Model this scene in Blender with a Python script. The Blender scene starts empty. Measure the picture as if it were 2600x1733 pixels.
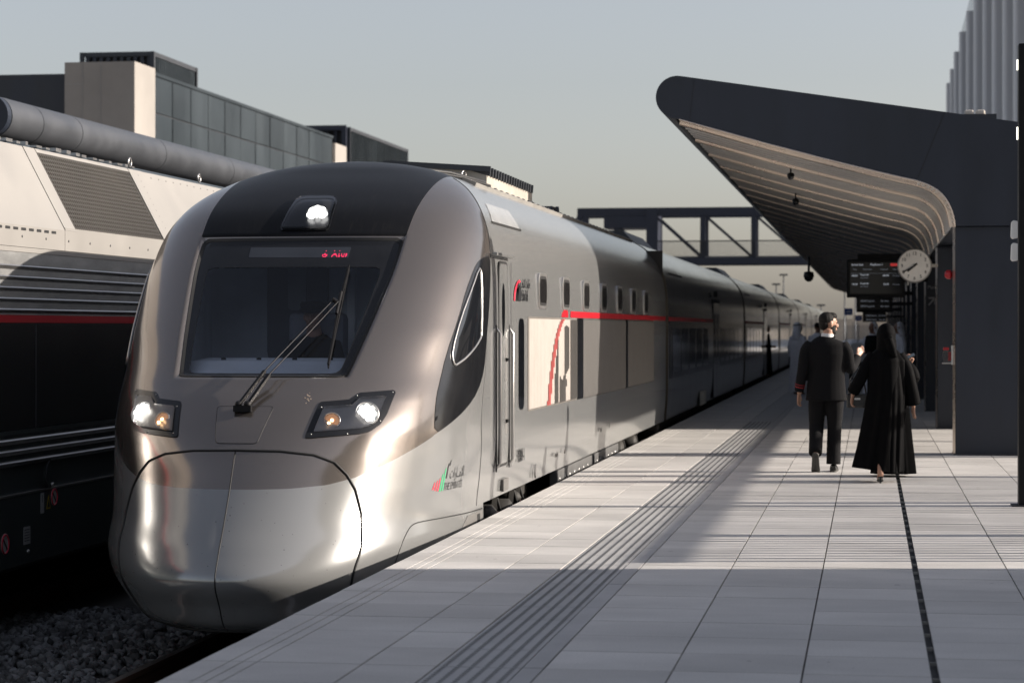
import bpy, bmesh, math, random
import numpy as np
from mathutils import Vector, Matrix
from mathutils.geometry import delaunay_2d_cdt

random.seed(7)
rng = np.random.default_rng(7)
sc = bpy.context.scene
COL = sc.collection
R = math.radians

# ------------------------------------------------------------------ camera
cam_d = bpy.data.cameras.new('camera')
cam = bpy.data.objects.new('camera', cam_d)
COL.objects.link(cam)
cam.location = (0, 0, 1.59)
cam.rotation_euler = (R(90), 0, math.atan(908 / 5900))
cam_d.sensor_width = 36
cam_d.lens = 5900 / 2600 * 36
cam_d.shift_y = -34.5 / 2600
cam_d.clip_start = 0.5
cam_d.clip_end = 6000
cam_d.dof.use_dof = True
cam_d.dof.focus_distance = 18.6
cam_d.dof.aperture_fstop = 3.6
sc.camera = cam

# ------------------------------------------------------------------ sky, sun, exposure
SUN_EL, SUN_AZ = R(20), R(9)          # azimuth measured from +x towards +y
world = bpy.data.worlds.new('World')
sc.world = world
world.use_nodes = True
wn = world.node_tree
wn.nodes.clear()
sky = wn.nodes.new('ShaderNodeTexSky')
sky.sky_type = 'NISHITA'
sky.sun_disc = False
sky.sun_elevation = SUN_EL
sky.sun_rotation = R(90) - SUN_AZ
sky.air_density = 1.0
sky.dust_density = 1.7
sky.ozone_density = 1.0
hs = wn.nodes.new('ShaderNodeHueSaturation')
hs.inputs['Saturation'].default_value = 0.52
bg = wn.nodes.new('ShaderNodeBackground')
bg.inputs['Strength'].default_value = 0.072
wo = wn.nodes.new('ShaderNodeOutputWorld')
wn.links.new(sky.outputs[0], hs.inputs['Color'])
tint = wn.nodes.new('ShaderNodeMix')
tint.data_type = 'RGBA'
tint.blend_type = 'MULTIPLY'
tint.inputs[0].default_value = 1.0
tint.inputs[7].default_value = (1.0, 0.963, 0.985, 1)      # desert dust takes the green out of the sky
wn.links.new(hs.outputs[0], tint.inputs[6])
wn.links.new(tint.outputs[2], bg.inputs['Color'])
wn.links.new(bg.outputs[0], wo.inputs['Surface'])
sun_d = bpy.data.lights.new('sun', 'SUN')
sun_d.energy = 3.9
sun_d.angle = R(0.53)
sun_d.color = (1.0, 0.905, 0.80)
sun = bpy.data.objects.new('sun', sun_d)
COL.objects.link(sun)
sdir = Vector((math.cos(SUN_EL) * math.cos(SUN_AZ), math.cos(SUN_EL) * math.sin(SUN_AZ), math.sin(SUN_EL)))
sun.rotation_euler = (-sdir).to_track_quat('-Z', 'Y').to_euler()
sun.location = sdir * 60
sc.view_settings.view_transform = 'Standard'
sc.view_settings.look = 'None'
sc.view_settings.exposure = 1.08
sc.view_settings.gamma = 1.0
sc.view_settings.use_curve_mapping = False
sc.cycles.use_denoising = True
sc.cycles.max_bounces = 8
sc.cycles.diffuse_bounces = 3
sc.cycles.glossy_bounces = 4
sc.cycles.transmission_bounces = 4
sc.cycles.transparent_max_bounces = 12
sc.cycles.caustics_reflective = False
sc.cycles.caustics_refractive = False
sc.cycles.sample_clamp_indirect = 6

# ------------------------------------------------------------------ materials
def N(nt, typ, **kw):
    n = nt.nodes.new(typ)
    for k, v in kw.items():
        setattr(n, k, v)
    return n

def base_mat(name):
    m = bpy.data.materials.new(name)
    m.use_nodes = True
    nt = m.node_tree
    b = nt.nodes['Principled BSDF']
    return m, nt, b

def pm(name, col, rough=0.5, metal=0.0, var=0.12, scale=2.0, stretch=(1, 1, 1), bump=0.0, bscale=60.0,
       rvar=0.1, spec=0.5, coat=0.0, objrand=0.0, fine=0.0, emit=None, specks=0.0, island=0.0):
    """procedural paint: world-space noise varies colour and roughness, optional fine bump"""
    m, nt, b = base_mat(name)
    L = nt.links
    geo = N(nt, 'ShaderNodeNewGeometry')
    mp = N(nt, 'ShaderNodeMapping')
    mp.inputs['Scale'].default_value = stretch
    L.new(geo.outputs['Position'], mp.inputs['Vector'])
    nz = N(nt, 'ShaderNodeTexNoise')
    nz.inputs['Scale'].default_value = scale
    nz.inputs['Detail'].default_value = 5
    nz.inputs['Roughness'].default_value = 0.62
    L.new(mp.outputs[0], nz.inputs['Vector'])
    mr = N(nt, 'ShaderNodeMapRange')
    mr.inputs['From Min'].default_value = 0.3
    mr.inputs['From Max'].default_value = 0.7
    mr.inputs['To Min'].default_value = 1 - var
    mr.inputs['To Max'].default_value = 1 + var
    L.new(nz.outputs['Fac'], mr.inputs['Value'])
    fac = mr.outputs[0]
    if objrand:
        oi = N(nt, 'ShaderNodeObjectInfo')
        mo = N(nt, 'ShaderNodeMapRange')
        mo.inputs['To Min'].default_value = 1 - objrand
        mo.inputs['To Max'].default_value = 1 + objrand
        L.new(oi.outputs['Random'], mo.inputs['Value'])
        mu = N(nt, 'ShaderNodeMath', operation='MULTIPLY')
        L.new(fac, mu.inputs[0]); L.new(mo.outputs[0], mu.inputs[1])
        fac = mu.outputs[0]
    if fine:
        n2 = N(nt, 'ShaderNodeTexNoise')
        n2.inputs['Scale'].default_value = 90
        n2.inputs['Detail'].default_value = 3
        L.new(geo.outputs['Position'], n2.inputs['Vector'])
        m2 = N(nt, 'ShaderNodeMapRange')
        m2.inputs['From Min'].default_value = 0.3
        m2.inputs['From Max'].default_value = 0.7
        m2.inputs['To Min'].default_value = 1 - fine
        m2.inputs['To Max'].default_value = 1 + fine
        L.new(n2.outputs['Fac'], m2.inputs['Value'])
        mu = N(nt, 'ShaderNodeMath', operation='MULTIPLY')
        L.new(fac, mu.inputs[0]); L.new(m2.outputs[0], mu.inputs[1])
        fac = mu.outputs[0]
    if island:
        mo = N(nt, 'ShaderNodeMapRange')
        mo.inputs['To Min'].default_value = 1 - island
        mo.inputs['To Max'].default_value = 1 + island
        L.new(geo.outputs['Random Per Island'], mo.inputs['Value'])
        mu = N(nt, 'ShaderNodeMath', operation='MULTIPLY')
        L.new(fac, mu.inputs[0]); L.new(mo.outputs[0], mu.inputs[1])
        fac = mu.outputs[0]
    if specks:
        # sparse small stains, each with its own size
        vo = N(nt, 'ShaderNodeTexVoronoi')
        vo.inputs['Scale'].default_value = specks
        L.new(geo.outputs['Position'], vo.inputs['Vector'])
        wn_ = N(nt, 'ShaderNodeTexWhiteNoise')
        L.new(vo.outputs['Position'], wn_.inputs['Vector'])
        th = N(nt, 'ShaderNodeMapRange')
        th.inputs['From Min'].default_value = 0.72
        th.inputs['To Max'].default_value = 0.10
        L.new(wn_.outputs['Value'], th.inputs['Value'])
        ls = N(nt, 'ShaderNodeMath', operation='LESS_THAN')
        L.new(vo.outputs['Distance'], ls.inputs[0]); L.new(th.outputs[0], ls.inputs[1])
        ma = N(nt, 'ShaderNodeMath', operation='MULTIPLY_ADD')
        L.new(ls.outputs[0], ma.inputs[0]); ma.inputs[1].default_value = -0.45; ma.inputs[2].default_value = 1.0
        mu = N(nt, 'ShaderNodeMath', operation='MULTIPLY')
        L.new(fac, mu.inputs[0]); L.new(ma.outputs[0], mu.inputs[1])
        fac = mu.outputs[0]
    vm = N(nt, 'ShaderNodeVectorMath', operation='SCALE')
    vm.inputs[0].default_value = col[:3]
    L.new(fac, vm.inputs['Scale'])
    L.new(vm.outputs['Vector'], b.inputs['Base Color'])
    rr = N(nt, 'ShaderNodeMapRange')
    rr.inputs['From Min'].default_value = 0.3
    rr.inputs['From Max'].default_value = 0.7
    rr.inputs['To Min'].default_value = max(0.02, rough * (1 - rvar))
    rr.inputs['To Max'].default_value = min(1, rough * (1 + rvar))
    L.new(nz.outputs['Fac'], rr.inputs['Value'])
    L.new(rr.outputs[0], b.inputs['Roughness'])
    b.inputs['Metallic'].default_value = metal
    b.inputs['Specular IOR Level'].default_value = spec
    if coat:
        b.inputs['Coat Weight'].default_value = coat
        b.inputs['Coat Roughness'].default_value = 0.08
    if bump:
        bz = N(nt, 'ShaderNodeTexNoise')
        bz.inputs['Scale'].default_value = bscale
        bz.inputs['Detail'].default_value = 4
        L.new(mp.outputs[0], bz.inputs['Vector'])
        bp = N(nt, 'ShaderNodeBump')
        bp.inputs['Strength'].default_value = bump
        bp.inputs['Distance'].default_value = 0.02
        L.new(bz.outputs['Fac'], bp.inputs['Height'])
        L.new(bp.outputs[0], b.inputs['Normal'])
    if emit:
        b.inputs['Emission Color'].default_value = (*emit[0], 1)
        b.inputs['Emission Strength'].default_value = emit[1]
    return m

def glass_mat(name, tint, ior=1.5, rough=0.02, refl=1.0):
    m = bpy.data.materials.new(name)
    m.use_nodes = True
    nt = m.node_tree
    nt.nodes.clear()
    o = N(nt, 'ShaderNodeOutputMaterial')
    mx = N(nt, 'ShaderNodeMixShader')
    fr = N(nt, 'ShaderNodeFresnel')
    fr.inputs['IOR'].default_value = ior
    tr = N(nt, 'ShaderNodeBsdfTransparent')
    tr.inputs['Color'].default_value = (*tint, 1)
    gl = N(nt, 'ShaderNodeBsdfGlossy')
    gl.inputs['Roughness'].default_value = rough
    gl.inputs['Color'].default_value = (refl, refl, refl, 1)
    nt.links.new(fr.outputs[0], mx.inputs[0])
    nt.links.new(tr.outputs[0], mx.inputs[1])
    nt.links.new(gl.outputs[0], mx.inputs[2])
    nt.links.new(mx.outputs[0], o.inputs['Surface'])
    return m

def emit_mat(name, col, s):
    m = bpy.data.materials.new(name)
    m.use_nodes = True
    nt = m.node_tree
    nt.nodes.clear()
    o = N(nt, 'ShaderNodeOutputMaterial')
    e = N(nt, 'ShaderNodeEmission')
    e.inputs['Color'].default_value = (*col, 1)
    e.inputs['Strength'].default_value = s
    nt.links.new(e.outputs[0], o.inputs['Surface'])
    return m

M = {}
M['tile'] = pm('tile_pale_concrete', (0.535, 0.518, 0.497), 0.72, var=0.14, scale=0.9, stretch=(1, 1.8, 1), bump=0.10, bscale=120, objrand=0.10, fine=0.09, specks=5.0)
M['tile_dark'] = pm('tactile_grey_concrete', (0.40, 0.395, 0.395), 0.7, var=0.10, scale=2.5, bump=0.10, bscale=120, objrand=0.07, fine=0.05)
M['tac_bar'] = pm('tactile_dark_bar', (0.22, 0.222, 0.226), 0.6, var=0.2, scale=6)
M['joint'] = pm('joint_dark_mortar', (0.10, 0.098, 0.095), 0.9, var=0.2, scale=5)
M['slab'] = pm('platform_concrete', (0.30, 0.29, 0.28), 0.85, var=0.15, scale=0.8, bump=0.2)
M['black'] = pm('black_void', (0.012, 0.012, 0.013), 0.7)
M['steel'] = pm('brushed_steel', (0.45, 0.44, 0.43), 0.35, 0.9, var=0.1, scale=4)
M['dark_steel'] = pm('dark_steel', (0.05, 0.05, 0.055), 0.5, 0.3, var=0.2, scale=4)
M['under'] = pm('underframe_grime', (0.035, 0.033, 0.03), 0.7, 0.2, var=0.35, scale=6)
M['rust'] = pm('rusty_rail', (0.10, 0.055, 0.036), 0.65, 0.4, var=0.3, scale=12, stretch=(4, .6, 4))
M['railtop'] = pm('polished_rail_head', (0.30, 0.28, 0.27), 0.35, 0.9, var=0.15)
M['sleeper'] = pm('sleeper_concrete', (0.20, 0.19, 0.18), 0.85, var=0.2, scale=6)
M['stone'] = pm('ballast_stone', (0.15, 0.155, 0.16), 0.85, island=0.7, var=0.4, scale=9, bump=0.3, bscale=80)
M['bed'] = pm('track_bed', (0.05, 0.048, 0.046), 0.95, var=0.4, scale=14, bump=0.5, bscale=50)
M['ground'] = pm('sandy_ground', (0.30, 0.26, 0.21), 0.95, var=0.2, scale=0.15)
M['navy'] = pm('anthracite_cladding', (0.019, 0.024, 0.036), 0.40, 0.0, var=0.25, scale=0.9, stretch=(1.6, 1, .35), rvar=0.3, spec=0.45)
M['navy_steel'] = pm('navy_painted_steel', (0.016, 0.020, 0.036), 0.45, 0.0, var=0.15, scale=1.0)
M['soffit'] = pm('polished_dark_soffit', (0.25, 0.235, 0.22), 0.17, 1.0, var=0.5, scale=1.3, stretch=(0.25, 2.5, 1), rvar=0.35)
M['trim'] = pm('bright_bronze_trim', (0.72, 0.62, 0.53), 0.28, 0.9, var=0.08, scale=2)
M['edge'] = pm('canopy_edge_metal', (0.085, 0.09, 0.10), 0.42, 0.4, var=0.12, scale=1.1, rvar=0.25)
M['concrete'] = pm('fair_faced_concrete', (0.29, 0.27, 0.248), 0.85, var=0.12, scale=0.35, bump=0.1, bscale=8)
M['panel'] = pm('zinc_grey_cladding', (0.036, 0.047, 0.055), 0.42, 0.35, var=0.25, scale=0.22, stretch=(1, 1, .35), rvar=0.3, objrand=0.1)
M['louvre'] = pm('dark_grey_louvre', (0.045, 0.05, 0.058), 0.5, 0.2, var=0.1)
M['fin'] = pm('pale_grey_fin', (0.62, 0.63, 0.65), 0.55, var=0.06, scale=0.05)
M['towerglass'] = pm('dark_tower_glazing', (0.03, 0.035, 0.045), 0.15, 0.0, var=0.1)
M['white'] = pm('white_enamel', (0.72, 0.71, 0.68), 0.4, var=0.05, scale=3)
M['blackplastic'] = pm('black_plastic', (0.010, 0.010, 0.011), 0.45, spec=0.2, var=0.2, scale=8)
M['red'] = pm('signal_red', (0.42, 0.012, 0.02), 0.4, var=0.08)
M['clear'] = glass_mat('clear_plastic', (0.85, 0.86, 0.88), 1.3)
M['screen'] = pm('screen_glass', (0.012, 0.014, 0.018), 0.12, var=0.05)
M['sign_blue'] = pm('sign_blue', (0.015, 0.07, 0.32), 0.45, var=0.05)
M['txt_dim'] = emit_mat('screen_text', (0.75, 0.8, 0.9), 0.22)
M['txt_dim2'] = emit_mat('screen_text_grey', (0.6, 0.65, 0.75), 0.10)
M['txt_red'] = emit_mat('screen_red', (0.9, 0.08, 0.08), 0.18)

# ------------------------------------------------------------------ mesh helpers
class MB:
    def __init__(s):
        s.v, s.f, s.m, s.s = [], [], [], []

    def add(s, v, f, mi=0, sm=False):
        o = len(s.v)
        s.v += [tuple(float(c) for c in p) for p in v]
        s.f += [tuple(o + i for i in q) for q in f]
        s.m += [mi] * len(f)
        s.s += [sm] * len(f)
        return s

    def box(s, x0, x1, y0, y1, z0, z1, mi=0):
        v = [(x0, y0, z0), (x1, y0, z0), (x1, y1, z0), (x0, y1, z0), (x0, y0, z1), (x1, y0, z1), (x1, y1, z1), (x0, y1, z1)]
        return s.add(v, [(0, 3, 2, 1), (4, 5, 6, 7), (0, 1, 5, 4), (1, 2, 6, 5), (2, 3, 7, 6), (3, 0, 4, 7)], mi)

    def bar(s, p, q, w, h, mi=0, up=(0, 0, 1)):
        p, q = Vector(p), Vector(q)
        t = (q - p).normalized()
        u = t.cross(Vector(up))
        if u.length < 1e-4:
            u = t.cross(Vector((1, 0, 0)))
        u.normalize()
        n = u.cross(t)
        v = []
        for c in (p, q):
            for a, b in ((-1, -1), (1, -1), (1, 1), (-1, 1)):
                v.append(c + u * (a * w / 2) + n * (b * h / 2))
        return s.add(v, [(3, 2, 1, 0), (4, 5, 6, 7), (0, 1, 5, 4), (1, 2, 6, 5), (2, 3, 7, 6), (3, 0, 4, 7)], mi)

    def tube(s, pts, rad, n=10, mi=0, closed=False, side=None, mod=None, sm=True, caps=True):
        P = [Vector(p) for p in pts]
        k = len(P)
        rings = []
        uprev = Vector(side) if side is not None else None
        for i in range(k):
            if closed:
                t = (P[(i + 1) % k] - P[i - 1]).normalized()
            else:
                t = (P[min(i + 1, k - 1)] - P[max(i - 1, 0)]).normalized()
            ref = uprev if uprev is not None else (Vector((0, 0, 1)) if abs(t.z) < 0.9 else Vector((1, 0, 0)))
            if side is not None:
                ref = Vector(side)
            u = ref - t * ref.dot(t)
            if u.length < 1e-5:
                u = t.orthogonal()
            u.normalize()
            if side is None:
                uprev = u
            w = t.cross(u)
            r = rad[i] if isinstance(rad, (list, tuple)) else rad
            a, b = r if isinstance(r, (list, tuple)) else (r, r)
            ring = []
            for j in range(n):
                th = 2 * math.pi * j / n
                m = mod(i / (k - 1 if k > 1 else 1), th) if mod else 1
                ring.append(P[i] + u * (a * m * math.cos(th)) + w * (b * m * math.sin(th)))
            rings.append(ring)
        v = [p for r_ in rings for p in r_]
        f = []
        for i in range(k if closed else k - 1):
            i2 = (i + 1) % k
            for j in range(n):
                j2 = (j + 1) % n
                f.append((i * n + j, i * n + j2, i2 * n + j2, i2 * n + j))
        s.add(v, f, mi, sm)
        if not closed and caps:
            s.add(v[:n], [tuple(range(n - 1, -1, -1))], mi)
            s.add(v[-n:], [tuple(range(n))], mi)
        return s

    def prism(s, poly, ax, a0, a1, mi=0, sm=False):
        n = len(poly)
        if ax == 'y':
            g = lambda p, a: (p[0], a, p[1])
        elif ax == 'x':
            g = lambda p, a: (a, p[0], p[1])
        else:
            g = lambda p, a: (p[0], p[1], a)
        v = [g(p, a0) for p in poly] + [g(p, a1) for p in poly]
        o = len(s.v)
        s.add(v, [(i, (i + 1) % n, n + (i + 1) % n, n + i) for i in range(n)], mi, sm)
        if sm:
            s.add(v[:n], [tuple(range(n - 1, -1, -1))], mi)
            s.add(v[n:], [tuple(range(n))], mi)
            return s
        s.f += [tuple(o + i for i in range(n - 1, -1, -1)), tuple(o + n + i for i in range(n))]
        s.m += [mi, mi]
        s.s += [False, False]
        return s

    def lathe(s, prof, org, axis=(0, 0, 1), n=20, mi=0, sm=True):
        """prof: (radius, height) pairs along axis"""
        ax = Vector(axis).normalized()
        u = ax.orthogonal().normalized()
        w = ax.cross(u)
        o = Vector(org)
        v = []
        for r_, h in prof:
            for j in range(n):
                th = 2 * math.pi * j / n
                v.append(o + ax * h + (u * math.cos(th) + w * math.sin(th)) * max(r_, 1e-4))
        f = []
        for i in range(len(prof) - 1):
            for j in range(n):
                j2 = (j + 1) % n
                f.append((i * n + j, i * n + j2, (i + 1) * n + j2, (i + 1) * n + j))
        return s.add(v, f, mi, sm)

    def ball(s, c, rx, ry, rz, n=14, mi=0):
        v, f = [], []
        for i in range(n + 1):
            a = math.pi * i / n
            for j in range(n):
                b = 2 * math.pi * j / n
                v.append((c[0] + rx * math.sin(a) * math.cos(b), c[1] + ry * math.sin(a) * math.sin(b), c[2] + rz * math.cos(a)))
        for i in range(n):
            for j in range(n):
                j2 = (j + 1) % n
                f.append((i * n + j, (i + 1) * n + j, (i + 1) * n + j2, i * n + j2))
        return s.add(v, f, mi, True)

    def mesh(s, name, mats):
        me = bpy.data.meshes.new(name)
        me.from_pydata(s.v, [], s.f)
        for m in (mats if isinstance(mats, (list, tuple)) else [mats]):
            me.materials.append(m)
        me.polygons.foreach_set('material_index', s.m)
        me.polygons.foreach_set('use_smooth', s.s)
        me.update()
        return me

    def build(s, name, mats, parent=None, bevel=0.0, fix=False, loc=None):
        me = s.mesh(name, mats)
        if fix:
            bm = bmesh.new(); bm.from_mesh(me)
            bmesh.ops.recalc_face_normals(bm, faces=bm.faces)
            bm.to_mesh(me); bm.free()
        o = bpy.data.objects.new(name, me)
        COL.objects.link(o)
        if loc is not None:
            o.location = loc
        if parent is not None:
            o.parent = parent
        if bevel:
            b = o.modifiers.new('bevel', 'BEVEL')
            b.width = bevel
            b.segments = 2
            b.limit_method = 'ANGLE'
        return o

def empty(name, loc=(0, 0, 0), rz=0.0):
    o = bpy.data.objects.new(name, None)
    o.empty_display_size = 0.2
    COL.objects.link(o)
    o.location = loc
    o.rotation_euler = (0, 0, rz)
    return o

def tag(o, label, cat, group=None):
    o['label'] = label
    o['category'] = cat
    if group:
        o['group'] = group
    return o

def struct(o, kind='structure'):
    o['kind'] = kind
    return o

def dup(o, parent=None):
    c = o.copy()
    COL.objects.link(c)
    if parent is not None:
        c.parent = parent
    return c

def rrect(a0, a1, b0, b1, r, n=5):
    out = []
    for cx, cy, st in ((a1 - r, b1 - r, 0), (a0 + r, b1 - r, 90), (a0 + r, b0 + r, 180), (a1 - r, b0 + r, 270)):
        for i in range(n + 1):
            t = R(st + 90 * i / n)
            out.append((cx + r * math.cos(t), cy + r * math.sin(t)))
    return out

def text_obj(name, body, size, org, xd, up, mat, parent=None, depth=0.0015, align='LEFT', sx=1.0):
    cu = bpy.data.curves.new(name, 'FONT')
    cu.body = body
    cu.size = size
    cu.align_x = align
    cu.extrude = depth
    cu.resolution_u = 3
    t = bpy.data.objects.new('tmp_text', cu)
    COL.objects.link(t)
    dg = bpy.context.evaluated_depsgraph_get()
    me = bpy.data.meshes.new_from_object(t.evaluated_get(dg))
    bpy.data.objects.remove(t)
    xd, up = Vector(xd).normalized(), Vector(up).normalized()
    zd = xd.cross(up)
    mt = Matrix((( xd.x * sx, up.x, zd.x, org[0]), (xd.y * sx, up.y, zd.y, org[1]), (xd.z * sx, up.z, zd.z, org[2]), (0, 0, 0, 1)))
    me.transform(mt)
    me.materials.clear()
    me.materials.append(mat)
    me.name = name
    o = bpy.data.objects.new(name, me)
    COL.objects.link(o)
    if parent is not None:
        o.parent = parent
    return o

def remeshed(mb, voxel, smooth=4, mat=None, name='body'):
    """fuse overlapping lofts into one continuous skin"""
    me = mb.mesh('tmp', M['black'])
    o = bpy.data.objects.new('tmp', me)
    COL.objects.link(o)
    m = o.modifiers.new('r', 'REMESH')
    m.mode = 'VOXEL'
    m.voxel_size = voxel
    m.use_smooth_shade = True
    if smooth:
        k = o.modifiers.new('s', 'SMOOTH')
        k.iterations = smooth
        k.factor = 0.5
    dg = bpy.context.evaluated_depsgraph_get()
    out = bpy.data.meshes.new_from_object(o.evaluated_get(dg))
    bpy.data.objects.remove(o)
    out.materials.clear()
    out.materials.append(mat)
    out.name = name
    out.polygons.foreach_set('use_smooth', [True] * len(out.polygons))
    return out

def link_mesh(name, me, parent=None):
    o = bpy.data.objects.new(name, me)
    COL.objects.link(o)
    if parent is not None:
        o.parent = parent
    return o

# ------------------------------------------------------------------ ground, platform, tracks
XE = -3.167                      # platform edge
XC = -4.8                        # centre line of the near track
g = struct(MB().box(-1500, 1500, -300, 3000, -1.7, -1.42).build('ground', M['ground']))
bed = MB()
bed.add([(-13, -25, -1.25), (XE + .3, -25, -1.25), (XE + .3, 400, -1.25), (-13, 400, -1.25)], [(0, 1, 2, 3)])
bed.box(-13, XE + .3, -25, 400, -1.40, -1.256)
struct(bed.build('track_bed', M['bed']))

plat = MB()
plat.box(XE + .06, 7.5, -30, 330, -1.40, -0.03, 0)
platform = struct(plat.build('platform', [M['joint']]))
pw = MB().box(XE + .02, XE + .056, -30, 330, -1.38, -0.05)
o = pw.build('retaining_wall', M['slab'], platform)

TY0 = 9.57
G = 0.0045
def tile_mesh(name, x0, x1, mat, extra=None, ln=0.6):
    mb = MB()
    mb.box(x0 + G, x1 - G, G, ln - G, -0.03, 0)
    if extra:
        extra(mb)
    bm = bmesh.new()
    me = mb.mesh(name, mat)
    return me

def coping_parts():
    mb = MB()
    for a, b in ((XE, -3.024), (-3.016, -2.959), (-2.951, -2.890), (-2.882, -2.375 - G)):
        mb.box(a, b, G, .6 - G, -0.012, 0)
    mb.box(XE, -2.375 - G, G, .6 - G, -0.09, -0.0125, 1)
    return mb.mesh('coping_stone', [M['tile'], M['tile_dark']])

def tactile_parts():
    mb = MB()
    mb.box(-2.015 + G, -1.61 - G, G, .6 - G, -0.03, -0.002)
    for i in range(6):
        cx = -2.015 + .035 + i * .0665
        for j in range(10):
            cy = .03 + j * .06
            mb.box(cx - .011, cx + .011, cy - .010, cy + .010, -0.002, 0.0025, 1)
    return mb.mesh('tactile_tile', [M['tile_dark'], M['tac_bar']])

cope_me, tact_me = coping_parts(), tactile_parts()
band_me = tile_mesh('smooth_band_tile', -1.61, -1.505, M['tile_dark'], ln=1.2)
narrow_me = tile_mesh('narrow_tile', -2.375, -2.015, M['tile'])
COLS = [(-1.505, -.905), (-.905, -.305), (-.305, .282), (.312, .895), (.895, 1.495), (1.495, 2.095)]
tile_me = [tile_mesh('paving_tile', a, b, M['tile']) for a, b in COLS]
NR = 50
def put(me, name, y):
    o = bpy.data.objects.new(name, me)
    COL.objects.link(o)
    o.parent = platform
    o.location = (0, y, random.uniform(-.0012, .0008))
    return o
for k in range(NR):
    y = TY0 + .6 * k
    put(cope_me, 'coping_stone', y)
    put(tact_me, 'tactile_tile', y)
    put(narrow_me, 'narrow_tile', y)
    if k % 2 == 0:
        put(band_me, 'smooth_band_tile', y)
    for c, me in enumerate(tile_me):
        if c < 5 or k > 16:
            put(me, 'paving_tile', y)
far = MB()
YF = TY0 + .6 * NR
allc = [(XE, -2.375, 0), (-2.375, -2.015, 0), (-2.015, -1.61, 1), (-1.61, -1.505, 1)] + [(a, b, 0) for a, b in COLS]
for (a, b, mi) in allc:
    k = 0
    y = YF
    while y < 320:
        ln = .6 if y < 110 else 2.4
        far.box(a + G, b - G, y + G, y + ln - G, -.03, 0 if mi == 0 else -.001, mi)
        y += ln
    far.box(a + G, b - G, -30, TY0 - G, -.03, 0, mi)
for i in range(9):
    a = 2.095 + .6 * i
    y = -30
    while y < 320:
        ln = .6 if 5 < y < 60 else 6.0
        far.box(a + G, a + .6 - G, y + G, y + ln - G, -.03, 0, 0)
        y += ln
for k in range(17):
    y = TY0 + .6 * k
    far.box(1.495 + G, 2.095 - G, y + G, y + .6 - G, -.03, 0, 0)
struct(far.build('far_paving', [M['tile'], M['tile_dark']], platform), 'stuff')
# slot drain
dr = MB()
dr.box(.278, .316, -30, 320, -.035, -.028, 0)
dr.box(.279, .2815, -30, 320, -.03, -.002, 1)
dr.box(.3125, .315, -30, 320, -.03, -.002, 1)
drain = dr.build('slot_drain', [M['black'], M['dark_steel']], platform)
barm = MB().box(.2816, .3124, -.003, .003, -.02, -.003).mesh('drain_bar', M['steel'])
for k in range(70):
    o = bpy.data.objects.new('drain_bar', barm)
    COL.objects.link(o)
    o.parent = drain
    o.location = (0, 9.7 + .52 * k, 0)

# second platform, beyond the parked train
p2 = MB().box(-25, -10.75, 15, 330, -1.40, 0).build('platform_opposite', M['slab'])
struct(p2)

def track(xc, name, label, y0, y1, sl):
    t = empty(name, (xc, 0, -1.25))
    tag(t, label, 'track')
    prof = [(-.075, 0), (.075, 0), (.075, .018), (.016, .03), (.013, .165), (.037, .178), (.037, .218), (-.037, .218), (-.037, .178), (-.013, .165), (-.016, .03), (-.075, .018)]
    for s in (-1, 1):
        mb = MB()
        mb.prism([(s * .7535 + a, b) for a, b in prof], 'y', y0, y1, 0)
        r_ = mb.build('rail', [M['rust']], t)
        MB().box(s * .7535 - .03, s * .7535 + .03, y0, y1, .2182, .2195).build('running_surface', M['railtop'], r_)
    me = MB().prism([(-1.3, 0), (1.3, 0), (1.28, .012), (-1.28, .012)], 'y', -.13, .13).mesh('sleeper', M['sleeper'])
    for k in range(sl):
        o = bpy.data.objects.new('sleeper', me)
        COL.objects.link(o)
        o.parent = t
        o.location = (0, y0 + 3 + .62 * k, -.014)
    return t
track(XC, 'railway_track', 'railway track running under the near silver train beside the platform', 8, 330, 30)
track(-9.1, 'railway_track', 'railway track under the parked dark carriage on the left', 8, 330, 30)

# ballast: loose stones
def stone_cloud(n, xr, yr):
    ico = bmesh.new()
    bmesh.ops.create_icosphere(ico, subdivisions=1, radius=1)
    bv = np.array([v.co[:] for v in ico.verts])
    bf = np.array([[v.index for v in f.verts] for f in ico.faces])
    ico.free()
    nb = len(bv)
    px = rng.uniform(*xr, n)
    py = rng.uniform(*yr, n)
    sz = rng.uniform(.022, .052, n)
    d = np.abs(px - XC)
    d2 = np.abs(px + 9.1)
    hz = -1.255 + .02 * rng.random(n) + .07 * np.exp(-((np.minimum(d, d2) - 1.75) / .5) ** 2)
    A = rng.normal(size=(n, 3, 3))
    Q = np.linalg.qr(A)[0]
    shape = rng.uniform(.55, 1.3, (n, nb, 1)) * bv[None]
    shape = shape * rng.uniform(.6, 1.25, (n, 1, 3))
    V = np.einsum('nij,nbj->nbi', Q, shape) * sz[:, None, None]
    V += np.stack([px, py, hz], -1)[:, None]
    F = (bf[None] + (np.arange(n) * nb)[:, None, None]).reshape(-1, 3)
    me = bpy.data.meshes.new('ballast')
    V = V.reshape(-1, 3)
    me.vertices.add(len(V)); me.vertices.foreach_set('co', V.ravel())
    me.loops.add(F.size); me.loops.foreach_set('vertex_index', F.ravel().astype(np.int32))
    me.polygons.add(len(F)); me.polygons.foreach_set('loop_start', np.arange(0, F.size, 3, dtype=np.int32))
    me.polygons.foreach_set('loop_total', np.full(len(F), 3, dtype=np.int32))
    me.update(calc_edges=True)
    me.materials.append(M['stone'])
    return me
bal = link_mesh('ballast', stone_cloud(14000, (-8.6, -3.4), (12.0, 22.0)))
struct(bal, 'stuff')

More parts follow.
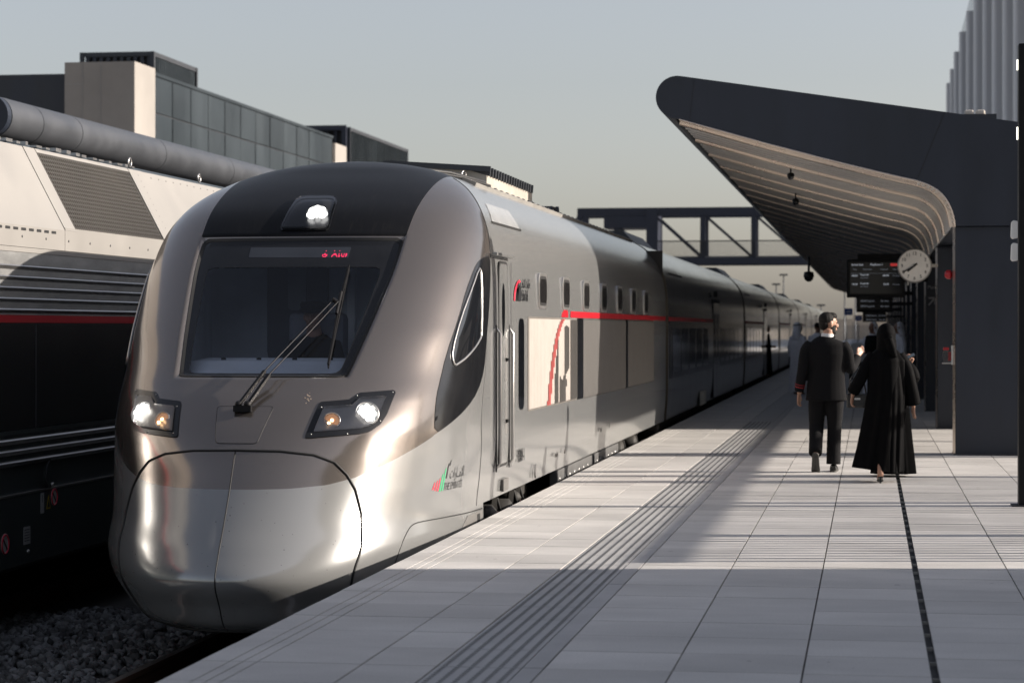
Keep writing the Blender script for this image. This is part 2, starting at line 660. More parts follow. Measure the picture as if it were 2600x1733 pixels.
# ------------------------------------------------------------------ lead car of the silver train
ZK = [-.71, -.64, -.50, -.30, -.10, .1, .35, .63, .76, 1.0, 1.21, 1.6, 2.0, 2.38, 2.6, 2.75, 2.87, 2.98, 3.075, 3.14, 3.17]
YC = [17.08, 16.93, 16.83, 16.70, 16.80, 16.94, 17.10, 17.26, 17.36, 17.62, 17.93, 18.40, 18.86, 19.30, 19.62, 19.95, 20.27, 20.62, 20.95, 21.3, 21.6]
WK = [1.0, 1.19, 1.33, 1.43, 1.485, 1.47, 1.49, 1.5, 1.5, 1.5, 1.5, 1.5, 1.495, 1.455, 1.37, 1.27, 1.15, .98, .74, .42, 0]
LK = [2.3, 2.5, 2.7, 2.8, 2.75, 2.7, 2.58, 2.45, 2.33, 2.15, 1.95, 1.58, 1.33, 1.15, 1.05, .95, .9, .8, .7, .6, .5]
BK = [.9, .9, .9, .9, .85, .75, .65, .5, .4, .2, 0, -.15, -.15, 0, 0, 0, 0, 0, 0, 0, 0]

def pchip(x, y):
    x = np.array(x, float); y = np.array(y, float)
    h = np.diff(x); d = np.diff(y) / h
    m = np.zeros(len(x)); m[0] = d[0]; m[-1] = d[-1]
    for i in range(1, len(x) - 1):
        m[i] = 0 if d[i - 1] * d[i] <= 0 else (h[i - 1] + h[i]) / (h[i - 1] / d[i] + h[i] / d[i - 1])
    def f(q):
        q = np.clip(np.asarray(q, float), x[0], x[-1])
        i = np.clip(np.searchsorted(x, q, side='right') - 1, 0, len(x) - 2)
        t = (q - x[i]) / h[i]
        return (2 * t**3 - 3 * t**2 + 1) * y[i] + (t**3 - 2 * t**2 + t) * h[i] * m[i] + (-2 * t**3 + 3 * t**2) * y[i + 1] + (t**3 - t**2) * h[i] * m[i + 1]
    return f
RK = np.concatenate([[0], np.cumsum(np.hypot(np.diff(ZK), np.diff(WK)))])
fz, fw, fy, fl, fb = pchip(RK, ZK), pchip(RK, WK), pchip(RK, YC), pchip(RK, LK), pchip(RK, BK)
_ph = np.linspace(0, np.pi / 2, 4000)
def _tab(p):
    a = np.sin(_ph) ** (2 / p); b = 1 - np.cos(_ph) ** (2 / p)
    c = np.concatenate([[0], np.cumsum(np.hypot(1.5 * np.diff(a), 1.9 * np.diff(b)))])
    return c / c[-1], a, b
_T1, _T2 = _tab(2.7), _tab(2.05)
AT = 2.8
def smooth(a, b, x):
    t = np.clip((x - a) / (b - a), 0, 1)
    return t * t * (3 - 2 * t)
WS_R0, WS_R1 = 2.122, 3.325
def ws_edge(r):
    return .258 + (np.clip(r, WS_R0 - .3, WS_R1 + .2) - WS_R0) / (WS_R1 - WS_R0) * (.345 - .258)
def ws_inside(t, r):
    return np.minimum(np.minimum((ws_edge(r) - np.abs(t)) * AT, r - WS_R0), WS_R1 - r)
def NS(t, r):
    """point of the nose skin at (t around the plan, r up the section)"""
    t = np.asarray(t, float); r = np.asarray(r, float)
    s = np.sign(t); a = np.abs(t); q = np.minimum(a, 1); b = fb(r)
    x = (1 - b) * np.interp(q, _T1[0], _T1[1]) + b * np.interp(q, _T2[0], _T2[1])
    y = (1 - b) * np.interp(q, _T1[0], _T1[2]) + b * np.interp(q, _T2[0], _T2[2])
    rec = .05 * smooth(-.005, .06, ws_inside(t, r))
    return np.stack([XC + s * x * fw(r), fy(r) + fl(r) * y + np.maximum(a - 1, 0) * AT + rec * .8, fz(r) + 0 * t - rec * .6], -1)
def NN(t, r):
    e = 2e-3
    a = NS(np.asarray(t) + e, r) - NS(np.asarray(t) - e, r)
    b = NS(t, np.asarray(r) + e) - NS(t, np.asarray(r) - e)
    n = np.cross(a, b)
    return n / np.maximum(np.linalg.norm(n, axis=-1, keepdims=True), 1e-9)
def NP(t, r, off=0.0):
    return NS(t, r) + NN(t, r) * off
_ts_r = [1.29, 1.296, 1.301, 1.322, 1.37, 1.451, 1.552, 1.66, 1.85, 2.0, 2.2, 2.6, 3.0, 3.17, 3.43, 3.72, 3.9, 4.3, 5.2]
_ts_t = [-.02, 0, .166, .266, .344, .425, .518, .618, .75, .83, .885, .935, .955, .985, .955, .915, .88, .9, 1.0]
def paint_silver(t, r):
    a = np.abs(t)
    rb = np.interp(a, [0, .064, .166, .266, .344, .425, .518, .618], [1.296, 1.296, 1.301, 1.322, 1.37, 1.451, 1.552, 1.66])
    low = rb - r
    side = (a - np.interp(r, _ts_r, _ts_t)) * AT
    return np.where(a < .618, np.where(r < 1.7, low, np.minimum(side, -.01)), np.where(r < 1.66, .2, side))
def paint_black(t, r):
    P = NS(t, r)
    x = np.abs(P[..., 0] - XC)
    cap = np.minimum(np.minimum(.90 + .06 * (r - 3.3) - x, r - 3.31), (21.9 - P[..., 1]))
    return np.maximum(cap, ws_inside(t, r) - .035)
def add_attr(me, name, vals):
    at = me.attributes.new(name, 'FLOAT', 'POINT')
    at.data.foreach_set('value', np.asarray(vals, np.float32).ravel())

def train_paint():
    m, nt, b = base_mat('metallic_train_paint')
    L = nt.links
    geo = N(nt, 'ShaderNodeNewGeometry')
    def step(attr):
        a = N(nt, 'ShaderNodeAttribute'); a.attribute_name = attr
        mr = N(nt, 'ShaderNodeMapRange')
        mr.inputs['From Min'].default_value = -.002
        mr.inputs['From Max'].default_value = .002
        L.new(a.outputs['Fac'], mr.inputs['Value'])
        return mr.outputs[0]
    fs, fk = step('paint_silver'), step('paint_black')
    # fine dust and rain streaks running down the skin
    mp = N(nt, 'ShaderNodeMapping'); mp.inputs['Scale'].default_value = (16, 1.2, 1.0)
    L.new(geo.outputs['Position'], mp.inputs['Vector'])
    st = N(nt, 'ShaderNodeTexNoise'); st.inputs['Scale'].default_value = 3.2; st.inputs['Detail'].default_value = 6; st.inputs['Roughness'].default_value = .7
    L.new(mp.outputs[0], st.inputs['Vector'])
    cl = N(nt, 'ShaderNodeTexNoise'); cl.inputs['Scale'].default_value = 1.1; cl.inputs['Detail'].default_value = 4
    L.new(geo.outputs['Position'], cl.inputs['Vector'])
    sm = N(nt, 'ShaderNodeMapRange'); sm.inputs['From Min'].default_value = .52; sm.inputs['From Max'].default_value = .78
    L.new(st.outputs['Fac'], sm.inputs['Value'])
    # insect specks
    vo = N(nt, 'ShaderNodeTexVoronoi'); vo.inputs['Scale'].default_value = 26
    L.new(geo.outputs['Position'], vo.inputs['Vector'])
    wn_ = N(nt, 'ShaderNodeTexWhiteNoise'); L.new(vo.outputs['Position'], wn_.inputs['Vector'])
    th = N(nt, 'ShaderNodeMapRange'); th.inputs['From Min'].default_value = .60; th.inputs['From Max'].default_value = 1; th.inputs['To Min'].default_value = 0; th.inputs['To Max'].default_value = .15
    sep = N(nt, 'ShaderNodeSeparateXYZ'); L.new(geo.outputs['Position'], sep.inputs[0])
    yl = N(nt, 'ShaderNodeMapRange'); yl.inputs['From Min'].default_value = 17.4; yl.inputs['From Max'].default_value = 18.2; yl.inputs['To Min'].default_value = 1; yl.inputs['To Max'].default_value = 0
    L.new(sep.outputs['Y'], yl.inputs['Value'])
    ym = N(nt, 'ShaderNodeMath', operation='MULTIPLY'); L.new(wn_.outputs['Value'], ym.inputs[0]); L.new(yl.outputs[0], ym.inputs[1])
    L.new(ym.outputs[0], th.inputs['Value'])
    lt = N(nt, 'ShaderNodeMath', operation='LESS_THAN'); L.new(vo.outputs['Distance'], lt.inputs[0]); L.new(th.outputs[0], lt.inputs[1])
    def mix(f, a, b_):
        x = N(nt, 'ShaderNodeMix', data_type='RGBA')
        if isinstance(f, float): x.inputs[0].default_value = f
        else: L.new(f, x.inputs[0])
        for i, c in ((6, a), (7, b_)):
            if isinstance(c, tuple): x.inputs[i].default_value = (*c, 1)
            else: L.new(c, x.inputs[i])
        return x.outputs[2]
    def fmix(f, a, b_):
        x = N(nt, 'ShaderNodeMix', data_type='FLOAT')
        L.new(f, x.inputs[0])
        for i, c in ((2, a), (3, b_)):
            if isinstance(c, float): x.inputs[i].default_value = c
            else: L.new(c, x.inputs[i])
        return x.outputs[0]
    bronze = mix(cl.outputs['Fac'], (.25, .222, .203), (.29, .258, .235))
    silver = mix(cl.outputs['Fac'], (.315, .32, .318), (.35, .355, .352))
    c = mix(fs, bronze, silver)
    c = mix(fk, c, (.008, .0085, .010))
    # dust veil
    dm = N(nt, 'ShaderNodeMath', operation='MULTIPLY'); dm.inputs[1].default_value = .10
    L.new(sm.outputs[0], dm.inputs[0])
    L.new(fmix(fk, .05, .03), dm.inputs[1])
    c = mix(dm.outputs[0], c, (.33, .29, .25))
    spm = N(nt, 'ShaderNodeMath', operation='MULTIPLY'); spm.inputs[1].default_value = .75
    L.new(lt.outputs[0], spm.inputs[0])
    ns = N(nt, 'ShaderNodeMath', operation='SUBTRACT'); ns.inputs[0].default_value = 1; L.new(fk, ns.inputs[1])
    sp2 = N(nt, 'ShaderNodeMath', operation='MULTIPLY'); L.new(spm.outputs[0], sp2.inputs[0]); L.new(ns.outputs[0], sp2.inputs[1])
    c = mix(sp2.outputs[0], c, (.05, .045, .04))
    L.new(c, b.inputs['Base Color'])
    met = fmix(fk, fmix(fs, .80, .48), .0)
    L.new(met, b.inputs['Metallic'])
    rr = N(nt, 'ShaderNodeMapRange'); rr.inputs['From Min'].default_value = .35; rr.inputs['From Max'].default_value = .75
    rr.inputs['To Min'].default_value = .155; rr.inputs['To Max'].default_value = .19
    L.new(cl.outputs['Fac'], rr.inputs['Value'])
    ro = fmix(fk, fmix(fs, rr.outputs[0], .19), .36)
    L.new(ro, b.inputs['Roughness'])
    L.new(fmix(fk, fmix(fs, .22, .2), .03), b.inputs['Coat Weight'])
    L.new(fmix(fk, .5, .08), b.inputs['Specular IOR Level'])
    b.inputs['Coat Roughness'].default_value = .05
    return m
M['paint'] = train_paint()
M['silver'] = pm('silver_carbody', (.335, .34, .335), .2, .48, var=.07, scale=2.2, stretch=(1, 3.5, .5), rvar=.25, coat=.25)
M['rubber'] = pm('black_rubber', (.012, .012, .012), .55, var=.2)
M['blackgloss'] = pm('black_gloss_panel', (.010, .0105, .012), .16, var=.25, scale=3, rvar=.3)
M['windscreen'] = glass_mat('windscreen_glass', (.95, .97, 1.0), 1.45, .015)
M['darkglass'] = pm('dark_window_glass', (.008, .009, .011), .06, var=.1, coat=.5)
M['reflector'] = pm('lamp_reflector', (.42, .40, .37), .3, .4, var=.1, scale=9)
M['lens'] = glass_mat('lamp_lens', (.93, .93, .95), 1.4, .03)
M['led'] = emit_mat('white_led', (1.0, .98, .93), 3.2)
M['led_soft'] = emit_mat('white_led_glow', (.9, .92, .88), .32)
M['amber'] = pm('amber_lamp', (.55, .30, .16), .25, .2, var=.3, scale=60, emit=((1, .5, .25), .16))
M['amber_led'] = emit_mat('amber_led', (1.0, .62, .30), 4.0)
M['red_led'] = emit_mat('red_led', (1.0, .05, .14), .7)
M['stripe'] = pm('red_stripe_vinyl', (.46, .012, .022), .32, var=.06)
M['beige'] = pm('beige_grille', (.41, .375, .34), .5, .1, var=.05, scale=3)
M['taupe'] = pm('taupe_grille', (.075, .071, .067), .5, .1, var=.05, scale=3)
M['red_print'] = pm('faded_red_print', (.42, .075, .07), .5, var=.08)
M['decal_black'] = pm('black_decal', (.015, .016, .018), .4)
M['decal_green'] = pm('green_decal', (.03, .38, .16), .4)
M['decal_red'] = pm('red_decal', (.55, .03, .06), .4)
M['cab'] = pm('cab_lining', (.68, .72, .78), .7, var=.1)
M['cab_dark'] = pm('cab_dark_trim', (.12, .13, .16), .6)

lead = empty('train_lead_car', (XC, 17.0, -1.03))
lead_inv = Matrix.Translation((-XC, -17.0, 1.03))
def LP(o, parent=None):
    """hang a part built in world coordinates under the lead car (or a part of it)"""
    p = parent or lead
    o.parent = p
    if p is lead:
        o.matrix_parent_inverse = lead_inv
    return o

def nose_body():
    YB = 22.4
    rs = np.concatenate([np.linspace(0, 1.0, 60), np.linspace(1.0, 4.2, 230)[1:], np.linspace(4.2, RK[-1], 45)[1:]])
    u = np.linspace(0, 1, 170)
    rows = []
    TT, RR = [], []
    for r in rs:
        t1 = 1 + (YB - float(fy(r)) - float(fl(r))) / AT
        th = np.concatenate([np.linspace(0, .42, 75), np.linspace(.42, 1.05, 70)[1:], np.linspace(1.05, max(t1, 1.06), 26)[1:]]) if t1 > 1.06 else np.linspace(0, t1, 169)
        th = th[:169]
        if len(th) < 169:
            th = np.linspace(0, t1, 169)
        TT.append(np.concatenate([-th[:0:-1], th]))
        RR.append(np.full(len(TT[-1]), r))
    TT, RR = np.array(TT), np.array(RR)
    P = NS(TT, RR)
    # straight body behind the cab
    nr, nc = TT.shape
    endL, endR = P[:, 0].copy(), P[:, -1].copy()
    cols = [P]
    for yy in (26., 30., 34., 38.0):
        a = endR.copy(); a[:, 1] = yy
        cols.append(a[:, None])
    left = []
    for yy in (38.0, 34., 30., 26.):
        a = endL.copy(); a[:, 1] = yy
        left.append(a[:, None])
    full = np.concatenate(left + cols, 1)
    TTf = np.concatenate([np.repeat(TT[:, :1], 4, 1), TT, np.repeat(TT[:, -1:], 4, 1)], 1)
    RRf = np.concatenate([np.repeat(RR[:, :1], 4, 1), RR, np.repeat(RR[:, -1:], 4, 1)], 1)
    sil = paint_silver(TTf, RRf)
    blk = paint_black(TTf, RRf)
    sil[:, :4] = .5; sil[:, -4:] = .5
    sil = np.where(full[..., 1] > 21.45, np.maximum(sil, .05), sil)
    blk = np.where(full[..., 1] > 22, -.3, blk)
    nc = full.shape[1]
    idx = np.arange(nr * nc).reshape(nr, nc)
    q = np.stack([idx[:-1, :-1], idx[:-1, 1:], idx[1:, 1:], idx[1:, :-1]], -1)
    cen = (full[:-1, :-1] + full[1:, 1:]) / 2
    tc = (TTf[:-1, :-1] + TTf[1:, 1:]) / 2
    rc = (RRf[:-1, :-1] + RRf[1:, 1:]) / 2
    keep = ~((cen[..., 2] < .07) & (cen[..., 1] > 19.95))
    hole = (np.abs(tc) < .245 + (rc - 2.16) * .05) & (rc > 2.165) & (rc < 3.10)
    keep &= ~hole
    F = q[keep]
    me = bpy.data.meshes.new('body')
    V = full.reshape(-1, 3)
    me.from_pydata(V.tolist(), [], F.tolist())
    me.polygons.foreach_set('use_smooth', [True] * len(me.polygons))
    add_attr(me, 'paint_silver', sil)
    add_attr(me, 'paint_black', blk)
    me.materials.append(M['paint'])
    me.update()
    return link_mesh('body', me)
body = LP(nose_body())

def tr_dense(poly, step=.02, closed=True):
    out = []
    n = len(poly)
    for i in range(n if closed else n - 1):
        a, b = poly[i], poly[(i + 1) % n]
        d = math.hypot((b[0] - a[0]) * AT, b[1] - a[1])
        k = max(1, int(d / step))
        for j in range(k):
            out.append((a[0] + (b[0] - a[0]) * j / k, a[1] + (b[1] - a[1]) * j / k))
    if not closed:
        out.append(poly[-1])
    return out
def chaikin(poly, k=2, closed=True):
    for _ in range(k):
        o = []
        n = len(poly)
        for i in range(n if closed else n - 1):
            a, b = poly[i], poly[(i + 1) % n]
            o += [(a[0] * .75 + b[0] * .25, a[1] * .75 + b[1] * .25), (a[0] * .25 + b[0] * .75, a[1] * .25 + b[1] * .75)]
        if not closed:
            o = [poly[0]] + o + [poly[-1]]
        poly = o
    return poly
def rcorner(poly, rad):
    """round the corners of a (t, r) polygon by rad metres"""
    out = []
    n = len(poly)
    P = [Vector((p[0] * AT, p[1])) for p in poly]
    for i in range(n):
        a, b, c = P[i - 1], P[i], P[(i + 1) % n]
        d1, d2 = (a - b), (c - b)
        r1, r2 = min(rad, d1.length * .45), min(rad, d2.length * .45)
        p, q = b + d1.normalized() * r1, b + d2.normalized() * r2
        for j in range(6):
            s = j / 5
            w = p * (1 - s) ** 2 + b * 2 * s * (1 - s) + q * s ** 2
            out.append((w.x / AT, w.y))
    return out
def mirror(poly):
    return [(-a, b) for a, b in poly][::-1]

def patch(name, poly, off, mat, parent=None, step=.03, depth=.015, attrs=False, offs=None):
    pl = tr_dense(poly, step)
    n = len(pl)
    U = [Vector((a * AT, b)) for a, b in pl]
    us = np.array([(p.x, p.y) for p in U])
    mn, mx = us.min(0), us.max(0)
    pts = list(U)
    gx = np.arange(mn[0] + step / 2, mx[0], step)
    gy = np.arange(mn[1] + step / 2, mx[1], step)
    # point in polygon, away from the rim
    for yy in gy:
        x2, y2 = np.roll(us[:, 0], -1), np.roll(us[:, 1], -1)
        cr = (us[:, 1] > yy) != (y2 > yy)
        xs = us[cr, 0] + (yy - us[cr, 1]) / (y2[cr] - us[cr, 1]) * (x2[cr] - us[cr, 0])
        for xx in gx:
            if (xs > xx).sum() % 2 == 1 and np.min(np.hypot(us[:, 0] - xx, us[:, 1] - yy)) > step * .45:
                pts.append(Vector((xx, yy)))
    vo, eo, fo, *_ = delaunay_2d_cdt(pts, [], [list(range(n))], 1, 1e-6)
    tt = np.array([p.x / AT for p in vo]); rr = np.array([p.y for p in vo])
    ofv = off if offs is None else offs(tt, rr)
    Pn = NN(tt, rr)
    P = NS(tt, rr) + Pn * (np.asarray(ofv)[..., None] if offs is not None else ofv)
    verts = P.tolist()
    faces = []
    for f in fo:
        a, b, c = [np.array(P[i]) for i in f[:3]]
        nrm = np.cross(b - a, c - a)
        faces.append(tuple(f) if np.dot(nrm, Pn[f[0]]) > 0 else tuple(f[::-1]))
    # rim going inwards
    from collections import Counter
    cnt = Counter()
    for f in faces:
        for i in range(len(f)):
            cnt[frozenset((f[i], f[(i + 1) % len(f)]))] += 1
    low = {}
    nv = len(verts)
    rimf = []
    for f in faces:
        for i in range(len(f)):
            a, b = f[i], f[(i + 1) % len(f)]
            if cnt[frozenset((a, b))] == 1:
                for k in (a, b):
                    if k not in low:
                        low[k] = len(verts)
                        verts.append((P[k] - Pn[k] * depth).tolist())
                        verts.append(P[k].tolist())
                rimf.append((low[b] + 1, low[a] + 1, low[a], low[b]))
    me = bpy.data.meshes.new(name)
    me.from_pydata(verts, [], faces + rimf)
    me.polygons.foreach_set('use_smooth', [True] * len(faces) + [False] * len(rimf))
    if attrs:
        ext_t = np.concatenate([tt, np.repeat([tt[k] for k in low], 2)]); ext_r = np.concatenate([rr, np.repeat([rr[k] for k in low], 2)])
        add_attr(me, 'paint_silver', paint_silver(ext_t, ext_r))
        add_attr(me, 'paint_black', np.minimum(paint_black(ext_t, ext_r), -.05) if attrs == 'noblack' else paint_black(ext_t, ext_r))
    me.materials.append(mat)
    me.update()
    o = link_mesh(name, me)
    return LP(o, parent)

def ring(name, outer, inner, off, mat, parent=None, n=120, depth=.012, k=4):
    """closed frame on the skin between two (t, r) outlines"""
    def resamp(poly):
        P = np.array([(a * AT, b) for a, b in poly] + [(poly[0][0] * AT, poly[0][1])])
        c = P[:-1].mean(0)
        out = []
        for i in range(n):
            th = 2 * math.pi * i / n
            d = np.array([math.cos(th), math.sin(th)])
            best = None
            for j in range(len(P) - 1):
                a, e = P[j] - CEN, P[j + 1] - P[j]
                den = d[0] * e[1] - d[1] * e[0]
                if abs(den) < 1e-12: continue
                s = (a[0] * e[1] - a[1] * e[0]) / den
                u = (a[0] * d[1] - a[1] * d[0]) / den
                if s > 0 and -1e-9 <= u <= 1 + 1e-9 and (best is None or s > best):
                    best = s
            out.append(CEN + d * best)
        return np.array(out)
    CEN = np.array([(a * AT, b) for a, b in inner]).mean(0)
    A, B = resamp(outer), resamp(inner)
    rows = []
    for i in range(k + 1):
        s = i / k
        W = A * (1 - s) + B * s
        rows.append(NP(W[:, 0] / AT, W[:, 1], off))
    nn0 = NN(A[:, 0] / AT, A[:, 1]); nn1 = NN(B[:, 0] / AT, B[:, 1])
    rows = [rows[0] - nn0 * depth] + rows + [rows[-1] - nn1 * depth]
    V = np.concatenate(rows)
    F = []
    for i in range(len(rows) - 1):
        for j in range(n):
            j2 = (j + 1) % n
            F.append((i * n + j, i * n + j2, (i + 1) * n + j2, (i + 1) * n + j))
    me = bpy.data.meshes.new(name)
    me.from_pydata(V.tolist(), [], F)
    me.polygons.foreach_set('use_smooth', [False] * len(F))
    me.materials.append(mat)
    me.update()
    return LP(link_mesh(name, me), parent)

def tr_tube(name, poly, rad, off, mat, parent=None, closed=False, n=6, step=.03):
    pl = tr_dense(poly, step, closed)
    P = NP(np.array([p[0] for p in pl]), np.array([p[1] for p in pl]), off)
    mb = MB()
    mb.tube(P.tolist(), rad, n=n, closed=closed)
    return LP(mb.build(name, mat), parent)

# windscreen: surround, black border, glass
sur = rcorner([(-.345, 3.325), (.345, 3.325), (.258, 2.122), (-.258, 2.122)], .05)
gla = rcorner([(-.322, 3.285), (.322, 3.285), (.236, 2.155), (-.236, 2.155)], .05)
clr = rcorner([(-.272, 3.06), (.272, 3.06), (.222, 2.187), (-.222, 2.187)], .06)
ws = ring('windscreen', gla, clr, .004, M['blackgloss'], n=160, k=6)
ws['label'] = 'black border of the windscreen'
patch('pane', clr, .002, M['windscreen'], ws, step=.05, depth=.006)
ring('gasket', rcorner([(-.334, 3.302), (.334, 3.302), (.246, 2.14), (-.246, 2.14)], .05), gla, .006, M['rubber'], n=160, k=1, depth=.01)
# destination display behind the glass border
disp = patch('destination_display', rcorner([(-.150, 3.232), (.166, 3.232), (.163, 3.138), (-.146, 3.145)], .008), .0055, pm('display_panel', (.035, .04, .05), .25), depth=.002)
def led_px(rows, t0, r0, pt, pr):
    mb = MB()
    for j, row in enumerate(rows):
        for i, ch in enumerate(row):
            if ch != '.':
                a, b = t0 + i * pt, r0 - j * pr
                q = NP(np.array([a, a + pt * .85, a + pt * .85, a]), np.array([b - pr * .8, b - pr * .8, b, b]), .0075)
                mb.add(q.tolist(), [(0, 1, 2, 3)])
    return mb
LEDS = ['....#.........#.....#..........',
        '...............................',
        '...............................',
        '...##.........###...#..#..#.##.',
        '.######......#####..#..#..#.##.',
        '.#...##.....##...##.##.##.#.##.',
        '..####......#.....#.##..###.#..']
dl = led_px(LEDS, .080, 3.200, .00262, .0083).build('display_text', M['red_led'])
LP(dl, disp)
dl['label'] = 'red scrolling letters 4 Abu on the display'

# roof lamp
lamp_o = [(-.071, 3.38), (-.064, 3.354), (.064, 3.354), (.073, 3.38), (.070, 3.645), (.058, 3.695), (.040, 3.708), (-.040, 3.708), (-.058, 3.695), (-.068, 3.655)]
lamp_o = [(a * 1.12 + .008, b) for a, b in lamp_o]
def shrink(poly, d):
    c = np.mean([(a * AT, b) for a, b in poly], 0)
    out = []
    for a, b in poly:
        v = np.array([a * AT, b]) - c
        v *= (np.linalg.norm(v) - d) / np.linalg.norm(v)
        out.append(((c[0] + v[0]) / AT, c[1] + v[1]))
    return out
rl = ring('roof_headlight', lamp_o, shrink(lamp_o, .022), .010, M['blackgloss'], n=80, k=2)
patch('lamp_bowl', shrink(lamp_o, .018), .003, pm('smoked_lamp_bowl', (.05, .052, .055), .25, .3), rl, step=.04, depth=.004)

def lamp_disc(parent, t, r, rad, mat_hot, name, cells=7, soft=None, tilt=None, housing=None):
    c = NP(np.array(t), np.array(r), .012)
    nrm = Vector(NN(np.array(t), np.array(r)).tolist())
    if tilt is not None:
        nrm = (nrm * (1 - tilt) + Vector((0.05, -1, 0)) * tilt).normalized()
    c = Vector(c.tolist())
    u = nrm.orthogonal().normalized(); w = nrm.cross(u)
    if housing:
        mb = MB()
        mb.lathe([(housing, -.012), (housing, .012), (housing * .93, .015), (rad * 1.05, .004)], c, nrm, 28)
        LP(mb.build('lamp_ring', M['steel']), parent)
    mb = MB()
    mb.lathe([(0, .004), (rad * .7, .004), (rad, .001)], c, nrm, 28)
    LP(mb.build('lamp_dish', soft or M['led_soft']), parent)
    mb = MB()
    for i in range(cells + 1):
        if i == 0:
            p = c
        else:
            a = 2 * math.pi * i / cells
            p = c + (u * math.cos(a) + w * math.sin(a)) * rad * .66
        rr_ = rad * (.30 if cells > 1 else .25)
        mb.lathe([(rr_, .005), (rr_ * .8, .012), (0, .015)], p, nrm, 12)
    o = mb.build(name, mat_hot)
    return LP(o, parent)
lamp_disc(rl, .036, 3.50, .095, M['led'], 'led_cluster', 8, tilt=.5)
patch('lens', shrink(lamp_o, .016), .032, M['lens'], rl, step=.05, depth=.004)

# headlights on both cheeks
hl_o = [(.184, 1.682), (.2, 1.926), (.204, 1.941), (.283, 1.958), (.303, 2.007), (.405, 2.026), (.416, 2.008), (.407, 1.841), (.394, 1.766), (.367, 1.714), (.338, 1.699), (.193, 1.672)]
hl_i = [(.206, 1.719), (.217, 1.891), (.293, 1.906), (.312, 1.961), (.387, 1.969), (.378, 1.828), (.363, 1.76), (.335, 1.739)]
for s in (1, -1):
    ho = hl_o if s == 1 else mirror(hl_o)
    hi = hl_i if s == 1 else mirror(hl_i)
    base = patch('headlight', rcorner(ho, .012), .009, M['blackgloss'], step=.03, depth=.014)
    patch('reflector', hi, .0105, M['reflector'], base, step=.03, depth=.003)
    lamp_disc(base, .343 * s, 1.848, .080, M['led'], 'led_cluster', 8, housing=.098, tilt=.35)
    lamp_disc(base, .249 * s, 1.798, .055, M['amber_led'], 'amber_bulb', 1, soft=M['amber'], housing=.066, tilt=.35)
    patch('lens', hi, .031, M['lens'], base, step=.04, depth=.022)
    mb = MB()
    for (a, b) in ((.21, 1.90), (.30, 1.985), (.405, 2.008), (.39, 1.79), (.30, 1.70), (.2, 1.70)):
        c = NP(np.array(a * s), np.array(b), .009); nn_ = NN(np.array(a * s), np.array(b))
        mb.lathe([(.006, 0), (.006, .003), (0, .004)], c.tolist(), nn_.tolist(), 8)
    LP(mb.build('bezel_screws', M['steel']), base)['kind'] = 'stuff'

# coupler hatch: two leaves with their rubber seal
hR = [(0, 1.583), (.125, 1.577), (.218, 1.547), (.278, 1.488), (.318, 1.394), (.350, 1.279), (.382, 1.096), (.396, .880), (.392, .72), (.393, .54), (.388, .356), (.378, .18), (.34, .06), (.25, .035), (0, .03)]
for s in (1, -1):
    pl = [(.0022, 1.575)] + [(a - .004, b - .006 if b > 1 else b + .004) for a, b in hR[1:-1]] + [(.0022, .04)]
    if s == -1:
        pl = mirror(pl)
    patch('coupler_hatch_leaf', pl, .004, M['paint'], step=.035, depth=.02, attrs=True)
seal = hR[:-2] + [(.25, .03), (0, .025)]
tr_tube('hatch_seal', seal, .0095, .006, M['rubber'])
tr_tube('hatch_seal', mirror(seal), .0095, .006, M['rubber'])
tr_tube('hatch_centre_joint', [(0, 1.583), (0, .03)], .0045, .003, M['rubber'])
# wiper service flap
wp = rcorner([(-.085, 1.91), (.078, 1.91), (.056, 1.636), (-.062, 1.636)], .03)
patch('service_flap', wp, .003, M['paint'], step=.04, depth=.01, attrs=True)
tr_tube('flap_joint', wp, .0035, .001, M['rubber'], closed=True)

# wiper
wi = MB()
def WPt(t, r, off):
    return NP(np.array(t), np.array(r), off).tolist()
b1, b2 = WPt(-.017, 1.885, .05), WPt(.008, 1.885, .05)
m1, m2 = WPt(.030, 2.10, .10), WPt(.046, 2.07, .10)
e1, e2 = WPt(.160, 2.700, .115), WPt(.172, 2.675, .115)
wi.bar(b1, m1, .026, .022); wi.bar(b2, m2, .030, .022)
wi.tube([m1, WPt(.075, 2.36, .105), e1], .0065, 8); wi.tube([m2, WPt(.093, 2.34, .105), e2], .0065, 8)
for b in (b1, b2):
    wi.lathe([(.026, -.05), (.026, .02), (.018, .03), (0, .032)], b, NN(np.array(0), np.array(1.88)).tolist(), 14)
wi.bar(WPt(-.03, 1.87, .035), WPt(.02, 1.87, .035), .04, .05)
wi.bar(e1, e2, .03, .03)
wi.tube([WPt(.176, 2.60, .09), WPt(.174, 2.78, .09)], .014, 8)
wiper = LP(wi.build('windscreen_wiper', M['blackplastic']))
bl = MB()
bl.bar(WPt(.175, 3.03, .06), WPt(.176, 2.68, .075), .014, .02)
bl.bar(WPt(.176, 2.68, .075), WPt(.188, 2.215, .06), .014, .02)
bl.bar(WPt(.175, 3.03, .03), WPt(.188, 2.215, .03), .008, .03)
LP(bl.build('wiper_blade', M['blackplastic']), wiper)
hl = MB()
hl.tube([WPt(.036, 2.11, .112), WPt(.079, 2.36, .114), WPt(.164, 2.70, .125)], .0025, 5)
hl.tube([WPt(.052, 2.08, .112), WPt(.097, 2.34, .114), WPt(.176, 2.675, .125)], .0025, 5)
LP(hl.build('washer_hose', M['dark_steel']), wiper)

